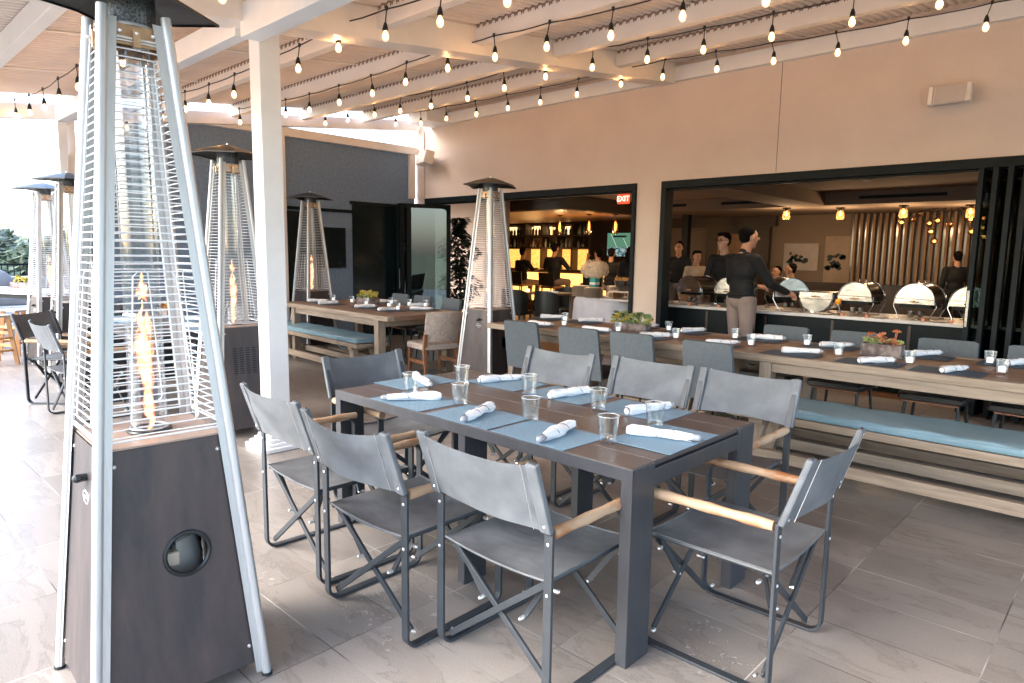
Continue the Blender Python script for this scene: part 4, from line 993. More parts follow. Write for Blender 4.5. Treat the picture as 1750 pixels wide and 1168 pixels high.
# ================================================================== FESTOON LIGHTS
def festoon(label,Y,pts,ext=4,drop=.20):
    # pts: (x, z) of every bulb on this string
    T=thing('festoon_light_string',label,'string lights',(pts[0][0],Y,pts[0][1]+.2),0,'festoon bulb strings'); x0,z0=pts[0][0],pts[0][1]+.2
    rnd=random.Random(int(Y*100)); path=[]; cab=[]
    for i,(x,z) in enumerate(pts):
        c=(x-x0,rnd.uniform(-.006,.006),z+.185+.008*rnd.uniform(-1,1)-z0); cab.append(c)
    full=[]
    for i,c in enumerate(cab):
        full.append(c)
        if i<len(cab)-1:
            d=cab[i+1]; 
            for t in (.25,.5,.75): full.append((c[0]+(d[0]-c[0])*t,c[1]+(d[1]-c[1])*t+.003*rnd.uniform(-1,1),c[2]+(d[2]-c[2])*t-.010*math.sin(PI*t)+.003*rnd.uniform(-1,1)))
    MB().tube(full,.0055,6).build('cable',M_cord,T,smooth=True)
    for i,((x,z),c) in enumerate(zip(pts,cab)):
        lean=rnd.uniform(-.03,.03); k=MB()
        k.ball(c,.013,8,5); k.box((c[0],c[1],c[2]+.012),(.02,.012,.016))
        k.tube([c,(c[0]+lean*.5,c[1],c[2]-.05),(c[0]+lean,c[1],c[2]-.095)],.0045,6)
        b=(c[0]+lean,c[1],c[2]-.085)
        k.lathe([(.006,0),(.011,-.008),(.019,-.035),(.021,-.062),(.0,-.062)],12,b)
        k.build('bulb_socket',M_cord,T,smooth=True)
        k=MB(); k.lathe([(.011,-.060),(.014,-.068),(.0235,-.088),(.0245,-.104),(.019,-.120),(.009,-.129),(.0,-.131)],14,b); bb=k.build('bulb',M_env,T,smooth=True)
        MB().lathe([(.0,-.066),(.009,-.072),(.0155,-.092),(.014,-.109),(.0,-.119)],10,b).build('filament',M_bulb,bb,smooth=True)
def ser(Y,xs,dz,s=None,left=0,right=0):
    p=[(x*Y,1.475+d*Y) for x,d in zip(xs,dz)]
    st=(p[-1][0]-p[0][0])/(len(p)-1)
    for i in range(left): p.insert(0,(p[0][0]-.61,p[0][1]+.01))
    for i in range(right): p.append((p[-1][0]+.61,p[-1][1]+.02*math.sin(i)))
    return p
festoon('string of warm bulbs at the far left, rising behind the big heater',1.82,ser(1.82,(-5.288,-4.92,-4.575,-4.251,-3.906,-3.578),(.817,.791,.767,.773,.774,.783),right=4))
festoon('string of warm bulbs rising from the white post to the top edge of the photo',3.01,ser(3.01,(-2.821,-2.591,-2.384,-2.186,-1.983,-1.783,-1.58,-1.373,-1.177,-.983),(.501,.499,.492,.494,.50,.506,.519,.506,.496,.491),left=2,right=4))
festoon('middle one of the five bulb strings, third from the stucco wall',4.27,ser(4.27,(-2.164,-2.02,-1.869,-1.735,-1.587,-1.442,-1.3,-1.155,-1.013,-.866,-.721,-.585,-.446),(.403,.40,.391,.386,.384,.385,.391,.397,.395,.386,.378,.377,.37),right=3))
festoon('string of warm bulbs second from the stucco wall, its cable with a black splice',5.55,ser(5.55,(-1.653,-1.544,-1.432,-1.321,-1.209,-1.093,-.985,-.874,-.762,-.65,-.546,-.438,-.328,-.227),(.342,.335,.335,.329,.327,.326,.331,.335,.331,.325,.321,.318,.315,.314),right=2))
festoon('string of warm bulbs closest to the stucco wall and its white ledger',6.78,ser(6.78,(-1.341,-1.248,-1.161,-1.068,-.975,-.885,-.793,-.701,-.615,-.525,-.437,-.348,-.26,-.172),(.302,.294,.292,.289,.289,.29,.291,.294,.291,.287,.283,.28,.277,.277),right=2))
# ================================================================== PEOPLE
def fused(parts,name,m,parent,voxel=.012,smooth=3):
    # overlapping rounded volumes are fused into one continuous skin
    k=MB()
    for p in parts:
        if p[0]=='c': k.caps(Vector(p[1]),p[2],Vector(p[3]),p[4],12,p[5] if len(p)>5 else None)
        else: k.ball(p[1],p[2],14,10,p[3] if len(p)>3 else (1,1,1))
    o=k.build(name,m)
    r=o.modifiers.new('r','REMESH'); r.mode='VOXEL'; r.voxel_size=voxel
    s_=o.modifiers.new('s','SMOOTH'); s_.factor=.5; s_.iterations=smooth
    dg=bpy.context.evaluated_depsgraph_get(); me=bpy.data.meshes.new_from_object(o.evaluated_get(dg)); old=o.data
    o.modifiers.clear(); o.data=me; me.name=name; bpy.data.meshes.remove(old)
    for p in me.polygons: p.use_smooth=True
    if parent: o.parent=parent
    return o
def person(label,loc,rz_,pose,top=M_shirt,legs=M_trous,skin=M_skin,hair='short',glasses=False,apron=False,detail=.012,group=None,scale=1,legs_on=True,smile=False,headturn=0,noshirt=False):
    T=thing('person',label,'person',loc,R(rz_),group); T.scale=(scale,)*3
    J=dict(pel=(0,0,.94),bel=(0,.0,1.08),che=(0,.0,1.27),nek=(0,.0,1.46),hd=(0,.025,1.64),
      shl=(-.185,0,1.41),shr=(.185,0,1.41),ell=(-.24,-.02,1.12),elr=(.24,-.02,1.12),wrl=(-.25,.06,.87),wrr=(.25,.06,.87),
      hpl=(-.095,0,.92),hpr=(.095,0,.92),knl=(-.10,.02,.50),knr=(.10,.02,.50),anl=(-.10,-.02,.08),anr=(.10,-.02,.08))
    if pose.get('sit'):
        h=pose['sit']; dz=h+.09-.94
        for q in ('pel','bel','che','nek','hd','shl','shr','ell','elr','wrl','wrr','hpl','hpr'): J[q]=(J[q][0],J[q][1],J[q][2]+dz)
        for sd in 'lr':
            x=J['hp'+sd][0]*1.4; J['kn'+sd]=(x,.42,h+.06); J['an'+sd]=(x,.36,max(.08,h-.38))
    J.update(pose.get('J',{}))
    V={q:Vector(v) for q,v in J.items()}
    hd=V['hd']; ht=Matrix.Rotation(R(headturn),4,'Z')
    def hp(x,y,z): return hd+ht.to_3x3()@Vector((x,y,z))
    # skin: head, neck, forearms and five-fingered hands
    b=[('b',hp(0,-.005,.03),.092,(.84,1.0,1.02)),('c',hp(0,.02,-.035),.066,hp(0,.036,-.085),.040,(1,1,1)),('b',hp(0,.042,-.02),.058,(.95,.8,1.1)),
       ('c',hp(0,.092,.02),.010,hp(0,.108,-.008),.015),('b',hp(-.078,0,-.0),.018,(.4,1,1.5)),('b',hp(.078,0,-.0),.018,(.4,1,1.5)),
       ('c',hp(0,-.01,-.06),.052,V['nek']+Vector((0,-.005,.0)),.060),('c',V['nek'],.058,V['che']+Vector((0,0,.10)),.07)]
    b.append(('c',V['shl'],.045,V['shr'],.045))
    for sd,sg in (('l',-1),('r',1)):
        e,w=V['el'+sd],V['wr'+sd]; sh=V['sh'+sd]
        b+= [('c',sh,.045,e,.038),('c',e,.038,w,.026)]
        d=(w-e).normalized(); up=Vector((0,0,1)); side=d.cross(up); side=side.normalized() if side.length>.1 else Vector((0,sg,0)); nn=side.cross(d)
        pal=w+d*.045
        b.append(('c',w,.026,pal+d*.03,.030,None))
        curl=-nn if nn.z>0 else nn
        for fi,off in enumerate((-.027,-.009,.009,.026)):
            L=(.070,.078,.073,.058)[fi]; p0=pal+d*.035+side*off; p1=p0+(d+curl*.35).normalized()*L*.5; p2=p1+(d+curl*1.1).normalized()*L*.5
            b+= [('c',p0,.0105,p1,.0095),('c',p1,.0095,p2,.008)]
        p0=w+d*.02+side*(-sg)*.024; p1=p0+(d*.6-side*sg*.75+curl*.3).normalized()*.045; b+= [('c',p0,.013,p1,.011),('c',p1,.011,p1+(d+curl*.4).normalized()*.03,.009)]
    body=fused(b,'body',skin,T,min(detail,.009),2)
    # face
    for sx in (-1,1): MB().ball(hp(sx*.030,.083,.022),.0105,8,6,(1.2,.6,.8)).build('eye',M_black,body)
    k=MB(); k.tube([hp(x*.024,.088-.012*abs(x),-.052+(.010*x*x if smile else 0)) for x in (-1,-.5,0,.5,1)],.0045,6)
    k.build('mouth',M_plate if smile else mat('lips',(.35,.13,.10),.5),body)
    for sx in (-1,1): MB().bar(hp(sx*.016,.092,.045),hp(sx*.046,.080,.046),.008,.006).build('eyebrow',M_hair,body)
    # hair
    hb=[('b',hp(0,-.030,.062),.089,(.95,1.0,.90)),('b',hp(0,-.048,.01),.074,(1.0,.75,1.0)),('b',hp(0,.0,.098),.052,(1.2,1.1,.55))]
    if hair=='quiff': hb+= [('b',hp(.01,.045,.105),.045,(1.3,1.1,.7)),('b',hp(-.05,.02,.09),.04)]
    if hair=='long': hb+= [('c',hp(0,-.05,0),.085,hp(0,-.06,-.20),.075),('c',hp(-.075,-.0,0),.03,hp(-.09,-.02,-.2),.035),('c',hp(.075,-.0,0),.03,hp(.09,-.02,-.2),.035)]
    if hair=='bun': hb+= [('b',hp(0,-.075,.12),.045)]
    fused(hb,'hair',M_hair,T,detail,2)
    # shirt
    c=V['che']; p=V['pel']; be=V['bel']; nk=V['nek']
    s_=[('c',V['shl'],.062,V['shr'],.062),('b',c,.165,(1.08,.72,1.05)),('b',be,.150,(1.05,.74,1.0)),('b',p+Vector((0,0,.03)),.155,(1.08,.78,.75)),('b',(c+nk)/2+Vector((0,-.01,.0)),.12,(1.35,.75,.85)),('c',nk-Vector((0,0,.03)),.064,nk+Vector((0,-.005,.02)),.058)]
    for sd in 'lr':
        e,w=V['el'+sd],V['wr'+sd]; sl=e+(w-e)*(1 if pose.get('longsleeve',True) else .05)
        s_+= [('c',V['sh'+sd],.066,e,.052),('c',e,.052,e+(sl-e)*.92,.040)]
    sh=fused(s_,'shirt',top,T,detail,3)
    if legs_on:
        l=[('b',p-Vector((0,0,.02)),.152,(1.06,.80,.75))]
        for sd in 'lr':
            l+= [('c',V['hp'+sd],.098,V['kn'+sd],.068),('c',V['kn'+sd],.068,V['an'+sd]+Vector((0,0,.03)),.056)]
        fused(l,'trousers',legs,T,detail,3)
        for sd in 'lr':
            a=V['an'+sd]; fused([('c',a-Vector((0,.05,.035)),.042,a+Vector((0,.13,-.05)),.036),('c',a+Vector((0,-.03,0)),.045,a+Vector((0,.02,-.02)),.045)],'shoe',M_black,T,detail,2)
    if glasses:
        k=MB()
        for sx in (-1,1):
            k.tube([hp(sx*.033+.024*math.cos(a),.100,.020+.018*math.sin(a)) for a in [2*PI*i/14 for i in range(14)]],.0035,5,closed=True)
            k.tube([hp(sx*.057,.098,.026),hp(sx*.082,.0,.022)],.003,5)
        k.tube([hp(-.010,.102,.024),hp(.010,.102,.024)],.003,5)
        k.build('glasses',M_black,T)
    if apron:
        k=MB().surf(lambda u,v:((-.175+.35*u),.135+.02*math.sin(u*9)*v-.11*abs(2*u-1)**2,.98-.50*v),12,10,.004)
        k.build('apron',M_shirt,T,smooth=True)
        k=MB(); k.tube([(.165*math.cos(a),.125*math.sin(a),.985) for a in [2*PI*i/24 for i in range(24)]],.012,6,closed=True); k.build('apron_string',M_shirt,T,smooth=True)
    return T
# staff at the buffet
person('server in black shirt and taupe trousers seen from behind, reaching over the buffet',(-3.68,7.98,0),-28,
  {'J':dict(elr=(.25,.14,1.13),wrr=(.21,.40,1.02),ell=(-.25,.05,1.13),wrl=(-.16,.30,1.08),hd=(.0,.055,1.655),nek=(0,.012,1.475),che=(0,.0,1.28))},
  headturn=-6,apron=True,scale=1.035,detail=.011).scale=(1.2,1.2,1.035)
person('smiling server in glasses and black shirt facing the terrace behind the buffet',(-4.56,9.25,0),172,
  {'J':dict(elr=(.23,.06,1.14),wrr=(.12,.30,1.05),ell=(-.23,.06,1.14),wrl=(-.12,.30,1.05),hd=(0,.035,1.645))},skin=M_skint,hair='quiff',glasses=True,smile=True,headturn=-8,scale=1.03,legs=M_shirt,detail=.011)
# guests at the bar: seated on stools, their backs to the terrace
GB='guests seated along the bar'
person('guest in black seen from behind on the left bar stool',(-11.42,12.35,0),-5,{'sit':.72,'J':dict(ell=(-.30,.08,1.10),wrl=(-.14,.34,1.12),elr=(.30,.08,1.10),wrr=(.16,.34,1.12))},detail=.016,group=GB)
person('guest with dark hair seen from behind on the middle bar stool, leaning on the bar',(-10.22,12.15,0),10,{'sit':.74,'J':dict(ell=(-.30,.10,1.12),wrl=(-.12,.36,1.13),elr=(.31,.08,1.12),wrr=(.16,.34,1.13))},detail=.016,group=GB,scale=1.05)
person('guest in blue-grey shirt in profile with one hand raised to the face at the bar',(-9.50,12.9,0),75,{'sit':.70,'longsleeve':False,'J':dict(ell=(-.27,.12,1.16),wrl=(-.10,.28,1.44),elr=(.25,.15,1.12),wrr=(.1,.38,1.13))},top=M_shirtb,detail=.016,group=GB)
person('guest with curly dark hair at the bar behind the cream flowers',(-8.75,12.35,0),20,{'sit':.72},detail=.016,group=GB,hair='quiff')
person('guest in black at the bar just left of the television',(-8.42,12.9,0),-10,{'sit':.70},detail=.016,group=GB)
person('guest with long dark hair by the door jamb in front of the television',(-7.75,11.6,0),60,{'sit':.74},detail=.016,group=GB,hair='long')
# guests in the back of the buffet room
GR='guests in the back of the buffet room'
for x,y,a,p_,kw,l in ((-7.05,12.3,200,{'J':{}},dict(hair='bun'),'standing guest with a hair bun, tallest in the far left group'),
  (-7.35,12.0,150,{'sit':.62},dict(),'guest at the far left edge of the buffet opening'),
  (-6.60,12.2,-120,{'sit':.68},dict(top=M_shirtw,hair='quiff'),'guest in a cream blouse turned to the left group'),
  (-6.30,12.6,100,{'sit':.56},dict(skin=M_skint,hair='long'),'guest in profile with long hair and lit cheek'),
  (-5.55,12.1,170,{'sit':.50},dict(top=M_shirt),'guest partly hidden between the two servers'),
  (-5.02,13.0,110,{'sit':.46},dict(),'guest in dark shirt seated right of the standing server'),
  (-5.42,13.3,160,{'sit':.40},dict(),'low seated guest just behind the server\'s shoulder')):
    person(l,(x,y,0),a,p_,detail=.018,group=GR,**kw)
person('dark figure reflected beyond the timber slats at the right',(-2.62,14.45,0),30,{},detail=.018,legs=M_shirt,scale=.93)

# ================================================================== INSIDE: THE BAR
T=thing('bar_counter','dark bar counter with an amber lit front panel under the wood canopy','bar',(-12.1,13.1,0))
MB().b2(-1.9,3.9,-.10,.55,1.06,1.11).build('counter_top',M_dkwood,T,bevel=.006)
MB().b2(-1.85,3.85,.05,.08,.25,1.02).build('lit_panel',M_glow,T)
MB().b2(-1.85,3.85,.09,.5,.0,1.058).build('bar_body',M_dkwood,T)
for i,(x,y,lab) in enumerate(((-11.42,12.3,'bar stool under the left guest in black'),(-10.22,12.1,'bar stool under the middle guest leaning on the bar'),(-9.50,12.85,'bar stool under the guest in blue-grey'))):
    T=thing('bar_stool',lab,'stool',(x,y,0),0,'bar stools')
    MB().b2(-.21,.21,-.2,.2,.70,.755).build('seat',M_canopy,T,bevel=.01)
    MB().surf(lambda u,v:((u-.5)*.46,-.22-.03*v,.76+.30*v),8,6,.03).build('backrest',M_uphd,T,smooth=True)
    for sx in (-1,1):
        for sy in (-1,1): MB().bar((sx*.18,sy*.16,.70),(sx*.21,sy*.2,0),.03,.03).build('leg',M_dkwood,T)
T=thing('back_bar','dark back bar with lit bottle niches and an amber mosaic splashback','shelves',(-12.6,14.6,0))
for z in (1.68,2.02): MB().b2(-1.7,1.7,-.22,.08,z-.03,z).build('shelf',M_dkwood,T)
MB().b2(-1.7,1.7,-.05,.08,1.68+.62,1.68+.66).build('shelf',M_dkwood,T)
for x in (-1.7,-.62,.0,.55,1.1,1.7): MB().b2(x-.03,x+.03,-.22,.08,.95,2.34).build('upright',M_dkwood,T)
for x0,x1,z0,z1 in ((-.70+.05,-.66+.10,2.04,2.26),(-.54,-.16,2.04,2.28),(.06,.16,2.04,2.26),(.95-.30,1.04,2.04,2.26),(-1.5,-1.2,2.04,2.27),(.2,.5,2.12,2.24)):
    MB().b2(x0,x1,.05,.07,z0,z1).build('lit_niche',M_glow2,T)
for x0,x1 in ((-.54,-.16),(.65,1.04)): MB().b2(x0,x1,.05,.07,1.72,1.95).build('niche',M_intw,T)
mg=bpy.data.materials.new('amber_mosaic'); mg.use_nodes=True; N=mg.node_tree.nodes; L=mg.node_tree.links; b_=N['Principled BSDF']
br_=N.new('ShaderNodeTexBrick'); br_.inputs['Scale'].default_value=9; br_.inputs['Color1'].default_value=(1,.48,.12,1); br_.inputs['Color2'].default_value=(.85,.34,.06,1); br_.inputs['Mortar'].default_value=(.4,.16,.03,1); br_.inputs['Mortar Size'].default_value=.03
tc_=N.new('ShaderNodeTexCoord'); mp_=N.new('ShaderNodeMapping'); mp_.inputs['Rotation'].default_value=(R(90),0,0); L.new(tc_.outputs['Object'],mp_.inputs[0]); L.new(mp_.outputs[0],br_.inputs['Vector']); L.new(br_.outputs[0],b_.inputs['Emission Color']); b_.inputs['Emission Strength'].default_value=.30; L.new(br_.outputs[0],b_.inputs['Base Color'])
MB().b2(-1.55,1.55,.03,.06,1.0,1.63).build('mosaic_splashback',mg,T)
M_bot=[mat('green_bottle',(.03,.06,.03),.12,spec=.8),mat('brown_bottle',(.09,.035,.015),.12,spec=.8),mat('clear_bottle',(.35,.33,.30),.1,spec=.8),mat('dark_bottle',(.012,.012,.015),.12,spec=.8)]
bots=[]
for m in M_bot:
    k=MB(); k.lathe([(.0,0),(.036,.0),(.038,.01),(.038,.16),(.030,.19),(.013,.215),(.012,.275),(.015,.28),(.0,.282)],12); me=k
    o=k.build('bottle',m,None,smooth=True); bots.append(o)
rnd=random.Random(5); first=[True]*4
for z in (2.022,1.682):
    for i in range(26):
        x=-14.2+i*.122+rnd.uniform(-.02,.02)
        if any(abs(x+12.6-u)<.06 for u in (-1.7,-.62,.0,.55,1.1,1.7)): continue
        j=rnd.randrange(4); loc=(x,14.48+rnd.uniform(-.03,.05),z); sc=rnd.uniform(.72,.92)
        o=bots[j] if first[j] else bots[j].copy()
        if not first[j]: C.objects.link(o)
        first[j]=False; o.location=loc; o.scale=(1,1,sc)
        tag(o,['green','brown','clear','black'][j]+' glass bottle standing among others on the back bar shelves','bottle','bottles on the back bar, %s glass'%['green','brown','clear','black'][j])
for i,x in enumerate([-13.2+.16*j for j in range(16)]):
    if i in (3,4,5,9,10,11,12): continue
    o=MB().lathe([(.0,0),(.03,.0),(.004,.006),(.004,.07),(.035,.10),(.033,.16)],10).build('wine_glass',M_glass,loc=(x,13.45,1.111),smooth=True); tag(o,'stemmed glass lined up on the bar before the amber mosaic','glass','stemmed glasses on the bar')
# pendants over the bar
for i,(x,z0) in enumerate(((-9.54,2.33),(-8.74,2.33),(-8.28,2.33))):
    y=(11.5,11.5,11.8)[i]
    T=thing('bar_pendant',['smoky glass pendant left of the two others over the bar','smoky glass pendant in the middle over the bar','smoky glass pendant above the television'][i],'pendant lamp',(x,y,z0),0,'pendants over the bar')
    MB().lathe([(.055,-.012),(.055,.0)],14).build('ceiling_rose',M_black,T)
    MB().tube([(0,0,0),(0,0,-.12)],.004,5).build('cord',M_cord,T)
    MB().lathe([(.018,-.10),(.03,-.16),(.06,-.26),(.062,-.36),(.045,-.41)],16).build('shade',M_smoke,T,smooth=True)
    MB().lathe([(.008,-.15),(.018,-.20),(.022,-.30),(.008,-.34)],10).build('bulb',M_bulbs,T,smooth=True)
# television
T=thing('television','television showing a green football pitch and crowd beside the bar','television',(-9.33,13.5,1.75))
MB().b2(-.36,.36,-.02,.05,-.30,.28).build('casing',M_black,T,bevel=.005)
m=bpy.data.materials.new('tv_picture'); m.use_nodes=True; N=m.node_tree.nodes; L=m.node_tree.links; b_=N['Principled BSDF']; tc=N.new('ShaderNodeTexCoord')
nz=N.new('ShaderNodeTexNoise'); nz.inputs['Scale'].default_value=22; L.new(tc.outputs['Object'],nz.inputs['Vector']); sp=N.new('ShaderNodeSeparateXYZ'); L.new(tc.outputs['Object'],sp.inputs[0])
rr=N.new('ShaderNodeMapRange'); rr.inputs[1].default_value=-.10; rr.inputs[2].default_value=-.04; L.new(sp.outputs['Z'],rr.inputs[0])
r1=N.new('ShaderNodeValToRGB'); L.new(nz.outputs[0],r1.inputs[0]); r1.color_ramp.elements[0].position=.42; r1.color_ramp.elements[1].position=.6; r1.color_ramp.elements[0].color=(.01,.05,.10,1); r1.color_ramp.elements[1].color=(.5,.75,.72,1)
mx=N.new('ShaderNodeMix'); mx.data_type='RGBA'; L.new(rr.outputs[0],mx.inputs[0]); L.new(r1.outputs[0],mx.inputs[6]); mx.inputs[7].default_value=(.13,.34,.22,1)
L.new(mx.outputs[2],b_.inputs['Emission Color']); b_.inputs['Emission Strength'].default_value=.10; b_.inputs['Base Color'].default_value=(.01,.01,.01,1)
scr=MB().b2(-.345,.345,-.024,-.0205,-.285,.265).build('screen',m,T)
k=MB(); mw=emis('pitch_line',(.7,.95,.85),.10)
k.bar((-.24,-.027,.24),(-.05,-.027,-.09),.004,.012,up=(0,1,0)); k.bar((.12,-.027,.13),(.26,-.027,-.10),.004,.012,up=(0,1,0)); k.build('pitch_lines',mw,scr)
MB().b2(-.18,.20,-.028,-.0255,.165,.205).build('score_strip',M_black,scr)
# exit sign
T=thing('exit_sign','red lit EXIT sign hanging in the corner of the bar opening','sign',(-5.66,8.25,2.29)); T.scale=(.62,)*3
MB().b2(-.16,.16,-.02,.02,-.11,.11).build('sign_box',M_red,T,bevel=.006)
cu=bpy.data.curves.new('exit','FONT'); cu.body='EXIT'; cu.size=.17; cu.align_x='CENTER'; cu.align_y='CENTER'; cu.extrude=.003; cu.offset=.004
to=bpy.data.objects.new('t',cu); C.objects.link(to); me=bpy.data.meshes.new_from_object(to.evaluated_get(bpy.context.evaluated_depsgraph_get())); bpy.data.objects.remove(to)
me.materials.clear(); me.materials.append(M_exitw); o=bpy.data.objects.new('lettering',me); C.objects.link(o); o.parent=T; o.location=(0,-.024,0); o.rotation_euler=(R(90),0,0)
MB().tube([(0,0,.11),(0,0,.34)],.008,6).build('stem',M_black,T)
# ---------------- just inside the left opening
T=thing('serving_table','round table under a long pale tablecloth, carrying plates inside the bar opening','table',(-6.42,9.05,0))
def cl(u,v):
    a=2*PI*u; 
    if v<.3: r=.62*v/.3; z=.80
    else:
        t=(v-.3)/.7; r=.62+.045*t+.028*t*math.sin(a*17)+.012*t*math.sin(a*31+1); z=.80-.79*t
    return (r*math.cos(a),r*math.sin(a)*.8,z)
c_=MB().surf(cl,170,14).build('tablecloth',M_linen_grey,T,smooth=True,ang=80)
def stack(x,y,z,n,r,lab):
    T=thing('plate_stack',lab,'plates',(x,y,z),0,'stacks of cream plates')
    for i in range(n):
        rr_=r*(1+.012*math.sin(i*2.3)); z0=i*.0125
        MB().lathe([(rr_*.55,z0),(rr_*.62,z0+.001),(rr_,z0+.010),(rr_,z0+.0125),(rr_*.6,z0+.006),(0,z0+.005)],24).build('plate',M_plate,T,smooth=True)
stack(-6.86,8.86,.802,14,.155,'leftmost stack of cream plates on the cloth-covered table')
stack(-6.50,8.72,.802,13,.165,'middle stack of cream plates under the turquoise vase')
stack(-6.16,8.86,.802,16,.150,'stack of cream plates between the vase and the steel bowl')
T=thing('flower_vase','turquoise square vase packed with a ball of cream flowers on the plates','vase',(-6.53,8.78,.975))
MB().b2(-.055,.055,-.055,.055,0,.15).build('vase',M_teal,T,bevel=.004); MB().b2(-.057,.057,-.057,.057,.035,.075).build('ribbon',M_white,T)
rnd=random.Random(2)
k=MB()
for i in range(120):
    a=Vector((rnd.gauss(0,1),rnd.gauss(0,1),rnd.gauss(0,1))).normalized(); 
    if a.z<-.65: continue
    c=Vector((0,0,.27))+Vector((a.x*.215,a.y*.19,a.z*.155)); 
    r=rnd.uniform(.03,.045)
    for p in range(7):
        q=2*PI*p/7; t1=a.orthogonal().normalized(); t2=a.cross(t1); d=(math.cos(q)*t1+math.sin(q)*t2)
        k.add([c,c+d*r*.8+t2*r*.3+a*.012,c+d*r*1.15+a*.03*rnd.uniform(.2,1),c+d*r*.8-t2*r*.3+a*.012],[(0,1,2,3)])
k.build('blooms',M_flower,T); MB().ball((0,0,.27),.17,16,10,(1.15,1,.82)).build('bloom_core',M_flower,T,smooth=True)
k=MB()
for i in range(7):
    a=rnd.uniform(0,2*PI); k.tube([(0,0,.15),(.1*math.cos(a),.1*math.sin(a),.22),(.19*math.cos(a),.17*math.sin(a),.24)],.004,5)
k.build('stems',M_foli,T)
T=thing('salad_riser','marble slab on a wooden riser at the right end of the plate table','stand',(-5.80,8.55,.80))
MB().b2(-.30,.26,-.2,.2,0,.03).build('marble_slab',M_marble,T,bevel=.004); 
for sx in (-1,1): MB().b2(sx*.14-.012,sx*.14+.012,-.1,.1,.031,.125).build('riser_leg',M_canopy,T)
MB().b2(-.20,.22,-.14,.14,.126,.150).build('riser_top',M_plate,T,bevel=.004)
T=thing('steel_bowl','steel bowl heaped with golden chips on the riser','bowl',(-5.80,8.55,.951))
MB().lathe([(.0,.0),(.08,.0),(.125,.04),(.150,.13),(.154,.155),(.148,.155),(.12,.05),(.0,.02)],24).build('bowl',M_steel,T,smooth=True)
k=MB(); 
for i in range(70): k.box((rnd.uniform(-.11,.11),rnd.uniform(-.11,.11),.14+rnd.uniform(0,.05)),(.05,.035,.006),(rnd.uniform(-1,1),rnd.uniform(-1,1),rnd.uniform(0,3)))
k.build('chips',mat('chips',(.62,.36,.12),.7,var=.2),T)
# buffet counter with a pale top
def wicker(lab,x,y,rz_):
    T=thing('wicker_chair',lab,'chair',(x,y,0),R(rz_),'dark wicker chairs inside the bar')
    MB().surf(lambda u,v:(.27*math.cos(PI*(1.0+u)),-.02+.27*math.sin(PI*(1+u)),.38+.46*v-.10*abs(2*u-1)**4*v),20,8,.02).build('backrest',M_uphd,T,smooth=True)
    MB().b2(-.23,.23,-.22,.24,.36,.44).build('seat',M_uphd,T,bevel=.02)
    for sx in (-1,1):
        for sy in (-1,1): MB().bar((sx*.19,sy*.19,.36),(sx*.2,sy*.2,0),.035,.035).build('leg',M_dkwood,T)
wicker('dark wicker chair left of the small inside table, seen through the bar opening',-8.60,9.15,10); wicker('dark wicker chair between the small inside table and the white tablecloth',-7.86,9.25,-8); wicker('dark wicker chair on the far side of the small inside table',-8.45,10.35,170)
T=thing('cafe_table','small wooden table between the dark wicker chairs inside the bar opening','table',(-8.35,9.75,0))
MB().b2(-.42,.42,-.35,.35,.73,.765).build('tabletop',M_teakt,T,bevel=.004)
for sx in (-1,1):
    for sy in (-1,1): MB().b2(sx*.36-.035,sx*.36+.035,sy*.29-.035,sy*.29+.035,0,.729).build('leg',M_teakv,T)
o=MB().lathe([(.0,0),(.03,.0),(.035,.05),(.0,.05)],12).build('tea_light',M_bulbs,loc=(-8.72,9.6,.766)); tag(o,'glowing amber tea light on the small inside table','candle')
place(NP,-8.1,9.6,.768,10,'rolled napkin on the small inside table','napkins inside')

